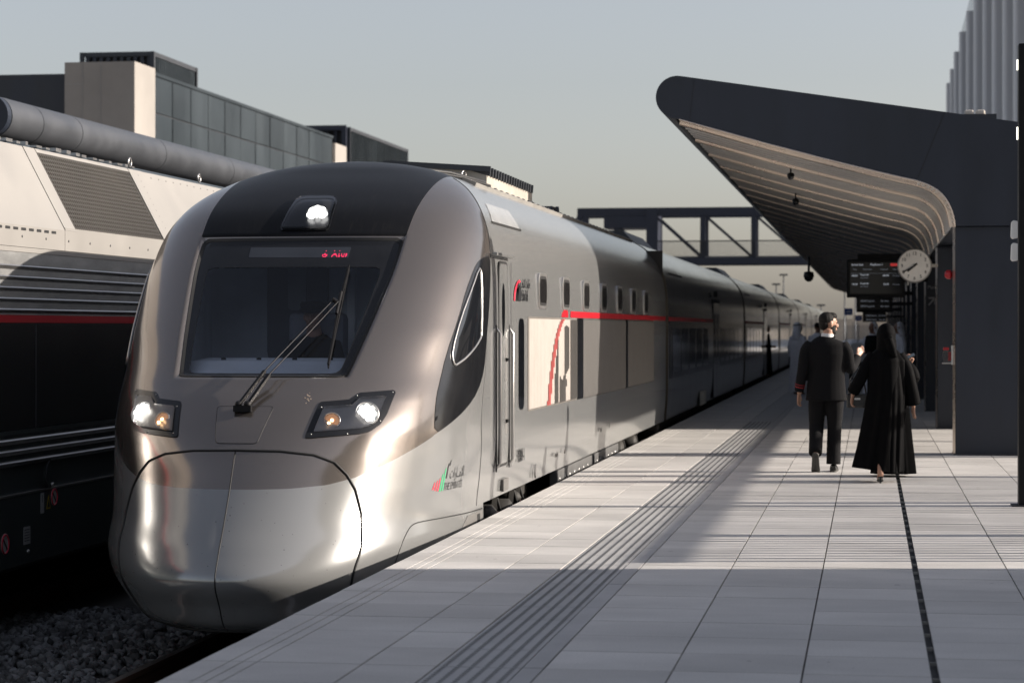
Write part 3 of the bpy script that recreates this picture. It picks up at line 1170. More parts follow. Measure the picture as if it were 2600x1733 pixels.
# cab side windows
sb = [(.617, 1.667), (.597, 1.859), (.583, 2.051), (.585, 2.305), (.63, 2.613), (.657, 2.851), (.704, 3.03), (.765, 3.115), (.893, 3.155), (.966, 3.157), (1.008, 2.946), (1.022, 2.617), (1.002, 2.374), (.984, 2.166), (.914, 1.981), (.793, 1.839), (.684, 1.732)]
sgl = [(.750, 3.045), (.793, 3.002), (.898, 2.472), (.872, 2.424), (.661, 2.212), (.634, 2.228), (.612, 2.335), (.640, 2.613), (.687, 2.819)]
for s in (1, -1):
    a = chaikin(sb, 1) if s == 1 else mirror(chaikin(sb, 1))
    b = chaikin(sgl, 1) if s == 1 else mirror(chaikin(sgl, 1))
    w_ = patch('cab_side_window', a, .004, M['blackgloss'], step=.04, depth=.008)
    patch('pane', b, .010, M['darkglass'], w_, step=.05, depth=.006)
    tr_tube('window_frame', b, .010, .008, M['steel'] if s == 1 else M['steel'], w_, closed=True)
# cab-to-body seam
tr_tube('body_seam', [(1.000, 1.0), (1.005, 2.0), (1.02, 2.6), (.985, 3.168), (.955, 3.433), (.915, 3.72), (.88, 3.908), (.86, 4.1)], .004, .0005, M['rubber'])
# lower skirt access panel
sk = [(.532, .30), (.531, .672), (.531, .812), (.555, .932), (.575, .975), (.616, .986), (.754, .984), (.894, .973), (1.10, .958)]
tr_tube('skirt_panel_joint', chaikin(sk, 2, False), .0045, .001, M['rubber'])
p_ = [(.90, .95), (1.10, .945), (1.10, .70), (.80, .70), (.82, .82)]
patch('skirt_end_piece', p_, .006, pm('grey_skirt_plastic', (.16, .155, .15), .5), step=.05, depth=.02)
patch('jacking_pocket', [(1.0, .93), (1.045, .93), (1.045, .80), (1.0, .80)], .009, M['black'], step=.05, depth=.004)

# small dirt: an insect splash and a chip on the nose
for (t_, r_, k_) in ((.165, 1.985, .03), (.055, 1.02, .018)):
    mb = MB()
    for i in range(16):
        a = t_ + random.gauss(0, k_ * .22); b = r_ + random.gauss(0, k_ * .6)
        q = NP(np.array(a), np.array(b), .001); nn_ = NN(np.array(a), np.array(b))
        mb.lathe([(random.uniform(.003, .009), 0), (0, .002)], q.tolist(), nn_.tolist(), 7)
    o = LP(mb.build('dirt_splash', pm('dried_dirt', (.30, .24, .19), .9)), body)
    o['kind'] = 'stuff'

# ---- cab interior
ci = MB()
x0, x1 = XC - 1.15, XC + 1.15
xa, xb = XC - .80, XC + .80
ci.add([(x0, 20.6, .9), (x1, 20.6, .9), (x1, 20.6, 2.5), (x0, 20.6, 2.5)], [(0, 1, 2, 3)])
ci.add([(xa, 18.2, .95), (xb, 18.2, .95), (x1, 20.6, .9), (x0, 20.6, .9)], [(0, 1, 2, 3)])
ci.add([(xa, 19.42, 2.24), (xb, 19.42, 2.24), (x1, 20.6, 2.5), (x0, 20.6, 2.5)], [(0, 1, 2, 3)])
for q, x in ((xa, x0), (xb, x1)):
    ci.add([(q, 18.2, .95), (x, 20.6, .9), (x, 20.6, 2.5), (q, 19.42, 2.24)], [(0, 1, 2, 3)])
cabi = LP(ci.build('cab_interior', M['cab']))
db = MB().prism([(18.16, .95), (18.16, 1.18), (18.45, 1.32), (18.95, 1.34), (18.95, .95)], 'x', XC - .72, XC + .72)
LP(db.build('dashboard', M['cab'], bevel=.03), cabi)
cd = MB().prism(rrect(XC - .62, XC - .05, 1.2, 2.35, .18), 'y', 20.56, 20.59)
LP(cd.build('cab_rear_door', M['cab_dark'], bevel=.01), cabi)
MB_ = MB().prism(rrect(XC - .42, XC - .25, 1.75, 2.2, .04), 'y', 20.54, 20.556)
LP(MB_.build('door_pane', pm('pale_interior_glass', (.25, .28, .32), .2)), cabi)
pp = MB().box(XC + .15, XC + .22, 20.45, 20.55, .95, 2.5)
LP(pp.build('cab_post', pm('pale_cab_post', (.85, .86, .88), .5)), cabi)
mo = MB().box(XC + .75, XC + 1.05, 20.4, 20.5, 1.75, 2.15)
LP(mo.build('wall_cabinet', pm('cab_cabinet', (.25, .27, .31), .5), bevel=.01), cabi)
se = MB().box(XC - .17, XC + .33, 19.55, 19.75, 1.05, 1.72)
LP(se.build('driver_seat', M['cab_dark'], bevel=.05), cabi)
bu = MB()
for i in range(4):
    bu.lathe([(.02, 0), (.02, .015), (0, .02)], (XC - .45 + .3 * i, 18.52, 1.328), (0, 0, 1), 10)
LP(bu.build('dashboard_knobs', M['blackplastic']), cabi)['kind'] = 'stuff'

# ------------------------------------------------------------------ side of the lead car
SX = XC + 1.5                       # side plane facing the platform
def side(name, poly, a0, a1, mat, parent=None, bevel=0.0):
    return LP(MB().prism(poly, 'x', SX + a0, SX + a1).build(name, mat, bevel=bevel), parent)
def sec_x(z):
    return float(np.interp(z, ZK, WK))

# cab door with its long window, handles and handrails
door = side('cab_door', rrect(20.66, 21.16, .36, 2.17, .10), -.004, .006, M['silver'])
side('door_joint', rrect(20.635, 21.185, .335, 2.195, .12), -.004, .003, M['rubber'], door)
side('door_panel', rrect(20.72, 21.10, .44, 2.09, .09), .0, .0095, M['silver'], door)
side('door_window', [(20.86 + .085 * math.cos(a), 1.755 + .24 * math.sin(a)) for a in np.linspace(0, 2 * math.pi, 28)[:-1]], .0, .0125, M['darkglass'], door)
for z0, z1 in ((1.10, 1.50), (.62, .86)):
    h = side('door_handle', rrect(20.98, 21.07, z0, z1, .01), .0, .0105, pm('handle_recess', (.16, .155, .15), .5), door)
    LP(MB().bar((SX + .02, 20.99, (z0 + z1) / 2), (SX + .02, 21.06, (z0 + z1) / 2), .02, .03).build('grip', M['blackplastic']), h)
for y0, y1 in ((20.50, 20.55), (21.25, 21.30)):
    rec = side('handrail', rrect(y0, y1, .30, 1.62, .02), -.004, .004, M['black'])
    yc = y0 + .018
    LP(MB().tube([(SX + .004, yc, .34), (SX + .035, yc, .38), (SX + .035, yc, 1.54), (SX + .004, yc, 1.58)], .013, 10).build('grab_bar', M['steel']), rec)
LP(MB().bar((SX + .02, 20.30, 2.245), (SX + .02, 21.32, 2.245), .05, .03).build('rain_gutter', M['silver'], bevel=.006))
LP(MB().bar((SX + .004, 21.36, 2.2), (SX + .004, 21.36, .3), .006, .006).build('panel_joint', M['steel']))
side('step_pocket', rrect(20.92, 21.22, .10, .21, .01), -.02, .003, pm('pocket_grey', (.12, .115, .11), .6))
side('jack_mark', [(23.0 + .04 * math.cos(a), .16 + .07 * math.sin(a)) for a in np.linspace(0, 2 * math.pi, 16)[:-1]], -.01, .003, M['steel'])
# roof hatch panel above the cab door
hp = NP(np.array([0.0]), np.array([0.0]))
def roofline(z):
    return XC + sec_x(z)
hb = MB()
hz_ = [2.56, 2.62, 2.68, 2.74]
hv = []
for z in hz_:
    hv += [(roofline(z) + .006, 20.95 + (z - 2.56) * 1.6, z + .004), (roofline(z) + .006, 22.62, z + .004)]
hb.add(hv, [(2 * i, 2 * i + 1, 2 * i + 3, 2 * i + 2) for i in range(3)], 0, True)
LP(hb.build('roof_side_hatch', pm('pale_hatch_paint', (.60, .60, .59), .25, .6)))
LP(MB().bar((roofline(2.55) + .006, 20.9, 2.55), (roofline(2.55) + .006, 22.66, 2.55), .02, .02).build('hatch_shadow_gap', M['rubber']))

# tall slot window
side('slot_window', rrect(21.84, 22.18, .81, 1.68, .10), -.002, .006, M['darkglass'])
# upper portholes
for i in range(7):
    yc = 23.46 + i * 1.845
    zc, hw, hh = 1.965, .24, .13
    f = side('porthole', rrect(yc - hw - .06, yc + hw + .06, zc - hh - .05, zc + hh + .05, .10), -.03, .012, M['steel'], bevel=.006)
    side('porthole_lip', rrect(yc - hw - .02, yc + hw + .02, zc - hh - .02, zc + hh + .02, .09), -.03, .0145, M['rubber'], f)
    side('porthole_pane', rrect(yc - hw + .02, yc + hw - .01, zc - hh + .01, zc + hh - .01, .07), -.03, .0165, pm('porthole_glass_%d' % i, (.018, .017, .017), .15), f)
# ventilation panels with upright slats
def slat_panel(y0, y1, z0, z1, mats, name, pitch=.10):
    pn = side(name, rrect(y0, y1, z0, z1, .06), -.004, .004, mats[1])
    mb = MB()
    n = int((y1 - y0 - .12) / pitch)
    for i in range(n):
        yc = y0 + .07 + (i + .5) * (y1 - y0 - .14) / n
        w = pitch * .62
        mb.prism([(SX + .003, yc - w / 2), (SX + .016, yc - w * .30), (SX + .016, yc + w * .30), (SX + .003, yc + w / 2)], 'z', z0 + .02, z1 - .02)
    s = LP(mb.build('slats', mats[0]), pn)
    s['kind'] = 'stuff'
    return pn, n
M['beige_d'] = pm('beige_grille_groove', (.12, .108, .095), .6)
M['taupe_d'] = pm('taupe_grille_groove', (.045, .042, .04), .6)
gp, gn = slat_panel(22.44, 26.30, .775, 1.70, (M['beige'], M['beige_d']), 'beige_vent_panel')
slat_panel(26.84, 31.66, .765, 1.70, (M['taupe'], M['taupe_d']), 'taupe_vent_panel')
slat_panel(31.90, 35.80, .765, 1.70, (M['taupe'], M['taupe_d']), 'taupe_vent_panel')
side('panel_divider', rrect(26.32, 26.82, .775, 1.70, .03), -.004, .012, M['blackgloss'])
side('panel_divider', rrect(31.68, 31.88, .765, 1.70, .03), -.004, .012, M['blackgloss'])
# emblem printed slat by slat on the beige panel
emr, emt = MB(), MB()
ys = 22.44 + .07 + (np.arange(gn) + .5) * (26.30 - 22.44 - .14) / gn
# all in photo order: y along the car
for yc in ys:
    w = .030
    def quad(mb, z0, z1, dx=.0175):
        if z1 > z0:
            mb.box(SX + dx - .002, SX + dx, yc - w, yc + w, z0, z1)
    # red arch
    u = (yc - 23.75) / 1.55
    if 0 <= u <= 1.0:
        zt = .79 + .93 * (1 - (1 - u) ** 2.3) ** .8
        zb = .79 + .93 * max(0, (1 - (1 - max(0, (yc - 24.02) / 1.55)) ** 2.3)) ** .8 if yc > 24.02 else .79
        quad(emr, max(zb, .79), min(zt, 1.69))
    # dark letter-like loop
    v = (yc - 24.30)
    if 0 <= v <= .36:
        quad(emt, .79, .79 + .72 * min(1, (v + .06) / .36) ** .8)
    if .44 <= v <= .60:
        quad(emt, .79, 1.08 - .3 * (v - .44)); 
    if .60 < v <= 1.0:
        quad(emt, .79 if v < .9 else .95, .98 + .1 * math.sin((v - .6) * 7))
    if .82 <= v <= 1.20:
        quad(emt, 1.05 + .25 * (v - .82), 1.62 - .12 * abs(v - 1.0))
    if 1.30 < v:
        quad(emt, .79, 1.68)
em = LP(emr.build('red_arch_emblem', M['red_print']), gp)
em['kind'] = 'stuff'
LP(emt.build('dark_rail_emblem', M['taupe']), gp)['kind'] = 'stuff'
# red waist stripe with its rounded start
LP(MB().box(SX - .002, SX + .005, 25.72, 37.95, 1.705, 1.775).build('red_stripe', M['stripe']))
arc = [(24.95, 1.705), (25.02, 1.75), (25.2, 1.79), (25.45, 1.785), (25.50, 1.75), (25.50, 1.705)]
side('red_stripe_start', arc, -.002, .005, M['stripe'])

# operator name, car number and country mark
def stxt(name, body, size, y, z, mat, sx=1.0, parent=None):
    return LP(text_obj(name, body, size, (SX + .006, y, z), (0, 1, 0), (0, 0, 1), mat, sx=sx, depth=.001), parent or body_name)
lg = MB()
pl_o = [(21.52 + .42 * (1 - math.cos(a)) , 1.845 + .205 * math.sin(a)) for a in np.linspace(0, 1.45, 12)]
pl_i = [(p[0] + .085, 1.845 + (p[1] - 1.845) * .90) for p in pl_o]
for i in range(11):
    lg.add([(SX + .006, *pl_o[i]), (SX + .006, *pl_i[i]), (SX + .006, *pl_i[i + 1]), (SX + .006, *pl_o[i + 1])], [(0, 1, 2, 3)])
body_name = LP(lg.build('operator_logo', M['decal_red']))
ld = MB()
for k, (ya, yb) in enumerate(((21.68, 21.75), (21.78, 21.98))):
    pa = [(ya, 1.845), (yb, 1.845), (yb + .03, 1.92), (yb - .02, 1.99), (ya + .16 + .03 * k, 2.03), (ya + .06, 1.95)]
    ld.prism(pa, 'x', SX + .0035, SX + .006)
LP(ld.build('logo_rail_shape', M['decal_black']), body_name)
stxt('operator_name', 'Etihad Rail', .155, 22.02, 1.85, M['decal_black'], .62)
AR1 = ''.join(reversed('\uFED7\uFEC4\uFE8E\uFEAD\uFE8D\uFE95 \uFE8D\uFEFB\uFE97\uFEA4\uFE8E\uFEA9'))
stxt('operator_name_arabic', AR1, .125, 22.02, 1.975, M['decal_black'], .75)
cn = LP(text_obj('car_number', '93004-1', .175, (SX + .004, 21.80, .315), (0, 1, 0), (0, 0, 1), M['decal_black'], sx=.72))
for (y, z, tx) in ((24.4, .22, 'Auxiliary'), (25.15, .22, 'inlet'), (28.6, .30, '1245'), (29.6, .33, '||')):
    LP(text_obj('small_lettering', tx, .075, (SX + .004, y, z), (0, 1, 0), (0, 0, 1), M['taupe']))
# the Emirates mark lies on the curved cheek
ebars = [(.642, 1.285, 1.222, 'decal_red'), (.655, 1.298, 1.212, 'decal_red'), (.668, 1.312, 1.206, 'decal_red'), (.681, 1.345, 1.200, 'decal_green'), (.694, 1.385, 1.206, 'decal_green'), (.708, 1.425, 1.30, 'decal_black'), (.721, 1.448, 1.40, 'decal_black')]
mb = MB()
for (t_, rt, rb_, mm) in ebars:
    i = ('decal_red', 'decal_green', 'decal_black').index(mm)
    q = NP(np.array([t_ - .003, t_ + .004, t_ + .0085, t_ + .003]), np.array([rb_, rb_, rt, rt - .012]), .0025)
    mb.add(q.tolist(), [(0, 1, 2, 3)], i)
emk = LP(mb.build('country_mark', [M['decal_red'], M['decal_green'], M['decal_black']]))
def nose_text(name, body_, size, t0, r0, sx, mat, parent):
    o = text_obj(name, body_, size, (0, 0, 0), (1, 0, 0), (0, 1, 0), mat, depth=0)
    me = o.data
    co = np.zeros(len(me.vertices) * 3); me.vertices.foreach_get('co', co); co = co.reshape(-1, 3)
    P = NP(t0 + co[:, 0] * sx / AT, r0 + co[:, 1], .0025)
    me.vertices.foreach_set('co', P.ravel()); me.update()
    return LP(o, parent)
nose_text('country_name', 'THE EMIRATES', .085, .700, 1.205, .62, M['decal_black'], emk)
AR2 = ''.join(reversed('\uFE8D\uFEF9\uFEE3\u0640\u0640\uFE8E\uFEAD\uFE8D\uFE95'))
nose_text('country_name_arabic', AR2, .12, .728, 1.295, .62, M['decal_black'], emk)

# lower skirt, underframe and roof equipment of the lead car
uf = MB()
uf.box(XC - 1.40, XC + 1.40, 20.0, 37.9, .06, .10)
uf.box(XC - 1.2, XC + 1.15, 20.3, 37.6, -.55, .06)
uf.box(XC - 1.0, XC + 1.0, 19.4, 20.7, -.98, .05)  # extra block added to stop sunlight passing under the car onto the ballast
LP(uf.build('underframe', M['under']))
for y0, y1 in ((24.75, 27.95), (28.2, 30.9)):
    sk_ = side('battery_box', rrect(y0, y1, -.35, .055, .03), -.10, -.02, pm('grey_box_paint', (.13, .13, .13), .5, .3))
    mb = MB()
    k = y0 + .25
    while k < y1 - .1:
        mb.lathe([(.035, 0), (.035, .004), (0, .005)], (SX - .02, k, -.05), (1, 0, 0), 10)
        k += .42
    LP(mb.build('box_bolts', M['steel']), sk_)['kind'] = 'stuff'
for y, r_, z in ((20.55, .11, -.10), (21.55, .13, -.14), (21.95, .07, -.03), (31.5, .18, -.1), (33.2, .12, -.05), (36.9, .10, -.08)):
    mb = MB()
    mb.lathe([(r_ * .5, .0), (r_, .02), (r_, .30), (r_ * .6, .34), (0, .36)], (SX - .35, y, z), (1, .05, 0), 14)
    LP(mb.build('air_reservoir', M['under']))
    LP(MB().bar((SX - .1, y + .2, -.4), (SX - .06, y + .22, .06), .05, .05).build('hanger', M['under']))
    LP(MB().tube([(SX - .05, y + .3, .05), (SX - .02, y + .36, -.1), (SX - .06, y + .5, -.25)], .015, 6).build('air_hose', M['rubber']))
for y in (20.75, 22.15):
    mb = MB()
    mb.lathe([(.05, 0), (.05, .10), (0, .12)], (SX - .12, y, -.12), (1, 0, .1), 12)
    LP(mb.build('hose_coupling', pm('dusty_red_coupling', (.18, .10, .085), .6)))
for yb in (23.6, 34.6):
    bg_ = MB()
    bg_.box(XC - 1.15, XC + 1.15, yb - 1.5, yb + 1.5, -.75, -.45)
    bo = LP(bg_.build('bogie', M['under']))
    for dy in (-1.2, 1.2):
        for s in (-1, 1):
            w = MB().lathe([(.05, -.06), (.43, -.06), (.43, .06), (.40, .07), (.05, .05)], (XC + s * .75, yb + dy, -.60), (1, 0, 0), 26)
            LP(w.build('wheel', M['dark_steel']), bo)
ru = MB()
ru.prism([(XC - .55, 3.05), (XC - .55, 3.40), (XC + .15, 3.42), (XC + .55, 3.30), (XC + .55, 3.05)], 'y', 25.75, 29.30)
ruo = LP(ru.build('roof_cooling_unit', pm('beige_roof_paint', (.40, .37, .32), .6)))
for k in range(18):
    y = 25.8 + k * .196
    LP(MB().bar((XC - .58, y, 3.43), (XC + .585, y, 3.345), .05, .10).build('louvre_blade', M['louvre']), ruo)
LP(MB().bar((XC - .62, 25.72, 3.45), (XC + .6, 25.72, 3.37), .03, .06).build('front_beam', M['louvre']), ruo)
for (x, y, z) in ((XC + .3, 25.68, 3.30), (XC + .56, 26.3, 3.14), (XC + .56, 29.2, 3.14)):
    mb = MB()
    mb.tube([(x + .05 * math.cos(a) * .3, y + .05 * math.cos(a), z + .05 * math.sin(a)) for a in np.linspace(0, 2 * math.pi, 14)[:-1]], .009, 6, closed=True)
    LP(mb.build('lifting_eye', M['steel']), ruo)
rf = MB()
rf.prism([(XC + .72, 3.03), (XC + .98, 2.955), (XC + 1.0, 3.01), (XC + .72, 3.12)], 'y', 22.4, 37.6)
rfo = LP(rf.build('roof_walkway', pm('roof_walkway_grey', (.28, .27, .25), .6, .2)))
mb = MB()
for k in range(38):
    mb.lathe([(.02, 0), (.02, .012), (0, .015)], (XC + .90, 22.6 + k * .4, 3.045), (.3, 0, 1), 8)
LP(mb.build('walkway_bolts', M['dark_steel']), rfo)['kind'] = 'stuff'
LP(MB().tube([(XC + .45, 21.9, 3.12), (XC + .75, 22.3, 3.10), (XC + .95, 23.2, 3.06)], .02, 8).build('roof_cable', M['rubber']))
mb = MB()
mb.tube([(XC + .55, 21.8, 3.10), (XC + .85, 22.4, 3.06), (XC + 1.02, 23.1, 3.02)], .014, 8)
LP(mb.build('roof_cable', M['rubber']))
mb = MB()
LP(MB().prism([(30.0, 3.08), (30.8, 3.08), (30.5, 3.18), (30.1, 3.18)], 'x', XC + .2, XC + .7).build('roof_pod', M['louvre']))
mb.prism([(32.4, 3.08), (33.0, 3.08), (32.7, 3.13), (32.55, 3.30), (32.5, 3.30)], 'x', XC + .42, XC + .46)
LP(mb.build('roof_antenna', M['louvre']))
mb = MB(); mb.box(XC - 1.45, XC + 1.45, 37.95, 38.0, .1, 2.85)
LP(mb.build('end_wall', M['under']))
tag(lead, 'silver and bronze lead car with black windscreen and lit headlights', 'train car', 'cars of the silver train')

# ------------------------------------------------------------------ following cars
def section(z0=.07, n=40):
    rs = np.linspace(float(np.interp(z0, ZK, RK)), RK[-1], n)
    right = [(float(fw(r)), float(fz(r))) for r in rs]
    return right + [(-a, b) for a, b in right[-2::-1]]
SEC = section()
M['silver_s'] = pm('silver_carbody_shaded', (.21, .215, .22), .13, .75, var=.08, scale=1.5, stretch=(1, 2.5, .5), rvar=.25)  # the train's silver with canopy shade put into its colour
LEN = 24.1
def make_car():
    root = empty('train_car')
    def P(mb, name, mat, par=None):
        o = mb.build(name, mat); o.parent = par or root; return o
    mb = MB()
    n = len(SEC)
    Y0, Y1 = .45, LEN - .25
    v = []
    for y in (Y0, Y1):
        v += [(a, y, b) for a, b in SEC]
    mb.add(v, [(i + 1, i, n + i, n + i + 1) for i in range(n - 1)], 0, True)
    mb.add([(a, Y0, b) for a, b in SEC], [tuple(range(n))])
    mb.add([(a, Y1, b) for a, b in SEC], [tuple(range(n - 1, -1, -1))])
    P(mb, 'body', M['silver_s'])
    mb = MB(); sx = 1.5
    bl_ = MB(); bl_.prism([(a * .93, b * .97 + .04) for a, b in SEC], 'y', -.25, Y0 + .02); P(bl_, 'gangway_bellows', M['rubber'])
    fr = MB(); fr.prism([(a * 1.004, b * 1.002) for a, b in SEC], 'y', Y0 - .06, Y0 - .002)
    P(fr, 'end_frame', pm('end_frame_brown', (.10, .085, .06), .5))
    def S(name, poly, a0, a1, mat, par=None):
        q = MB().prism(poly, 'x', sx + a0, sx + a1); return P(q, name, mat, par)
    wb = S('window_band', rrect(.8, LEN - .6, .74, 1.70, .05), -.002, .005, M['blackgloss'])
    S('red_stripe', rrect(.6, 11.6, 1.705, 1.775, .01), -.002, .004, M['stripe'])
    for k, (a, b) in enumerate(((1.4, 2.9), (3.2, 4.7), (5.0, 6.5), (6.8, 8.3), (8.6, 10.1), (14.0, 15.5), (15.8, 17.3), (17.6, 19.1), (19.4, 20.9), (21.2, 22.7))):
        S('window_pane', rrect(a, b, .84, 1.58, .08), 0, .008, M['darkglass'], wb)
    for y0 in (11.75, 12.75):
        d = S('door_leaf', rrect(y0, y0 + .96, .10, 2.12, .04), -.002, .009, M['silver_s'])
        S('door_pane', rrect(y0 + .2, y0 + .76, .95, 1.9, .1), 0, .0125, M['darkglass'], d)
    S('door_frame', rrect(11.68, 13.79, .08, 2.2, .04), -.002, .006, M['rubber'])
    cb = MB().box(sx - .01, sx + .07, 11.9, 12.05, 2.25, 2.37); P(cb, 'door_camera', M['blackplastic'])
    mb = MB()
    for z in (2.56, 2.66):
        pass
    v = []
    for z in (2.52, 2.60, 2.68, 2.76):
        x = float(np.interp(z, ZK, WK))
        v += [(x + .005, .75, z + .004), (x + .005, 3.6, z + .004)]
    mb.add(v, [(2 * i, 2 * i + 1, 2 * i + 3, 2 * i + 2) for i in range(3)], 0, True)
    P(mb, 'roof_side_hatch', M['silver_s'])
    j = MB(); j.bar((1.465 + .005, .7, 2.50), (1.465 + .005, 3.65, 2.50), .015, .02); P(j, 'hatch_gap', M['rubber'])
    r = MB(); r.prism([(-.9, 3.02), (.9, 3.02), (.7, 3.22), (-.7, 3.22)], 'y', .9, 4.4); P(r, 'roof_unit', M['louvre'])
    u = MB(); u.box(-1.2, 1.2, .8, LEN - .8, -.55, .08); P(u, 'underframe', M['under'])
    return root
car = make_car()
ORD = ['second', 'third', 'fourth', 'fifth', 'sixth', 'seventh']
for i in range(6):
    if i == 0:
        c = car
    else:
        c = dup(car)
        for ch in car.children:
            k = dup(ch, c)
            for g2 in ch.children:
                dup(g2, k)
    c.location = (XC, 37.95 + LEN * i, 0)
    tag(c, 'glossy coach in silver darkened for shade, %s car of the silver train counted from its nose' % ORD[i], 'train car', 'cars of the silver train')
# white notice board panel on the platform side of the second car
o = MB().box(XC + 1.5, XC + 1.506, 45.7, 47.5, .06, .34).build('sill_plate', pm('pale_sill_plate', (.5, .5, .47), .5))
o.parent = car
o.matrix_parent_inverse = Matrix.Translation((-XC, -37.95, 0))

# ------------------------------------------------------------------ parked train on the left
LX = -7.6
M['cream'] = pm('cream_roof_paint', (.275, .262, .245), .45, var=.05, scale=1.3, fine=.02, rvar=.2)
M['ldark'] = pm('dark_green_black_paint', (.045, .055, .055), .38, var=.2, scale=1.5)
M['lgrey'] = pm('grey_corrugated_side', (.30, .30, .295), .35, .4, var=.28, scale=2.6, stretch=(1, .8, 3))
M['lband'] = pm('black_window_band', (.016, .0165, .017), .22, var=.2, scale=1.2)
lc = empty('parked_train_car', (-9.1, 14, -1.03))
li = Matrix.Translation((9.1, -14, 1.03))
LY0, LY1 = 15.0, 39.0
def LQ(mb, name, mat, par=None, bevel=0):
    o = mb.build(name, mat, bevel=bevel)
    o.parent = par or lc
    if par is None:
        o.matrix_parent_inverse = li
    return o
prof = [(LX, -.35), (LX, 2.52), (-8.03, 3.33), (-8.3, 3.42), (-9.9, 3.42), (-10.17, 3.33), (-10.6, 2.52), (-10.6, -.35)]
core = MB().prism([(a - .02 if a > -9.1 else a + .02, b) for a, b in prof], 'y', LY0, LY1)
LQ(core, 'body', M['ldark'])
mb = MB().box(-10.5, LX - .12, LY0, LY1, -.62, -.3); LQ(mb, 'skirt', M['ldark'])
LQ(MB().box(LX - .06, LX + .005, LY0, LY1, -.56, .08), 'lower_side_panel', M['ldark'], bevel=.01)
LQ(MB().box(LX - .03, LX + .012, LY0, LY1, .078, .094), 'panel_edge_rail', M['steel'])
for z in (.377, .478, .575):
    LQ(MB().prism([(LX - .02, z - .035), (LX + .015, z - .01), (LX + .03, z + .006), (LX + .015, z + .018), (LX - .02, z + .02)], 'y', LY0, LY1), 'side_rib', M['steel'])
LQ(MB().box(LX - .02, LX + .004, LY0, LY1, .63, .665), 'band_sill', M['ldark'])
wb = LQ(MB().box(LX - .05, LX + .003, LY0, LY1, .667, 1.635), 'window_band', M['lband'])
LQ(MB().box(LX, LX + .006, 20.49, 20.515, .67, 1.63), 'band_joint', M['dark_steel'], wb)
LQ(MB().box(LX - .02, LX + .006, LY0, LY1, 1.637, 1.705), 'red_stripe', M['stripe'])
LQ(MB().box(LX - .04, LX + .001, LY0, LY1, 1.707, 2.275), 'corrugated_band', M['lgrey'])
for i in range(5):
    z = 1.75 + i * .0985
    LQ(MB().prism([(LX, z - .03), (LX + .012, z - .012), (LX + .022, z + .002), (LX + .012, z + .014), (LX, z + .016)], 'y', LY0, LY1), 'side_rib', M['steel'])
LQ(MB().prism([(LX - .03, 2.277), (LX + .008, 2.277), (LX + .008, 2.32), (LX - .03, 2.32)], 'y', LY0, LY1), 'eaves_strip', M['cream'])
# cream shoulder: plates with gaps between them
def sl(u, off=0.0):
    """point on the sloping shoulder, u 0..1 from eaves to top"""
    dx, dz = -.43, .81
    ln = math.hypot(dx, dz)
    return (LX + dx * u + off * dz / ln, 2.52 + dz * u - off * dx / ln)
def shoulder(name, y0, y1, u0=0.0, u1=1.0, vert=True, mat='cream', off=.0, th=.03):
    pts = []
    if vert:
        pts = [(LX + off, 2.325), sl(0, off), sl(u1, off), sl(u1, -th), (LX - th, 2.52), (LX - th, 2.325)]
    else:
        pts = [sl(u0, off), sl(u1, off), sl(u1, off - th), sl(u0, off - th)]
    return LQ(MB().prism(pts, 'y', y0 + .004, y1 - .004), name, M[mat])
shoulder('shoulder_plate', LY0, 21.30)
LQ(MB().prism([(LX, 2.325), (LX, 2.545), (LX - .03, 2.545), (LX - .03, 2.325)], 'y', 21.304, 24.996), 'shoulder_plate', M['cream'])
shoulder('grille_frame', 21.304, 21.62, .0, 1.0, False, off=.004)
shoulder('grille_frame', 24.50, 24.996, .0, 1.0, False, off=.004)
shoulder('grille_frame', 21.63, 24.49, .955, 1.0, False, off=.004)
shoulder('shoulder_plate', 25.0, 28.7)
shoulder('shoulder_plate', 28.7, LY1)
gb = shoulder('grille_backing', 21.62, 24.5, .03, .955, False, 'under', off=-.11, th=.01)
for k in range(18):
    u = .05 + k * .0525
    a, b = sl(u, .0), sl(u, -.014)
    LQ(MB().prism([(a[0], a[1] - .006), (a[0], a[1] + .006), (b[0], b[1] - .004), (b[0], b[1] - .016)], 'y', 21.62, 24.5), 'grille_bar', pm('grille_bar_bronze', (.045, .041, .037), .5, .3) if k == 0 else bpy.data.materials['grille_bar_bronze'])
lat = MB()
for i in range(46):
    y = 21.66 + i * .0615
    a, b = sl(.03, -.006), sl(.955, -.006)
    lat.bar((a[0], y, a[1]), (b[0], y, b[1]), .022, .012)
for k in range(36):
    u = .04 + k * .0258
    a = sl(u, -.034)
    lat.bar((a[0], 21.62, a[1]), (a[0], 24.5, a[1]), .008, .006)
lt = LQ(lat, 'grille_lattice', pm('lattice_bronze', (.085, .077, .068), .6), gb)
lt['kind'] = 'stuff'
for y in (22.93, 23.09):
    a, b = sl(.03, -.03), sl(.955, -.03)
    LQ(MB().bar((a[0], y, a[1]), (b[0], y, b[1]), .035, .02), 'grille_post', M['cream'], gb)
sv = MB()
for i in range(11):
    y = 18.95 + i * .198
    sv.prism(rrect(y, y + .12, 2.475, 2.50, .006, 2), 'x', LX - .004, LX + .002)
LQ(sv, 'drain_slots', M['black'])['kind'] = 'stuff'
bt = MB()
for i in range(20):
    y = 18.3 + i * .62
    bt.lathe([(.012, 0), (.012, .004), (0, .006)], (LX, y, 2.42), (1, 0, 0), 8)
LQ(bt, 'panel_rivets', M['dark_steel'])['kind'] = 'stuff'
bt = MB()
for i in range(12):
    a = sl(.93)
    bt.lathe([(.008, 0), (.008, .004), (0, .005)], (a[0], 25.25 + i * .28, a[1]), (.88, 0, .47), 7)
    a = sl(.05 + .08 * i)
    bt.lathe([(.008, 0), (.008, .004), (0, .005)], (a[0], 24.78, a[1]), (.88, 0, .47), 7)
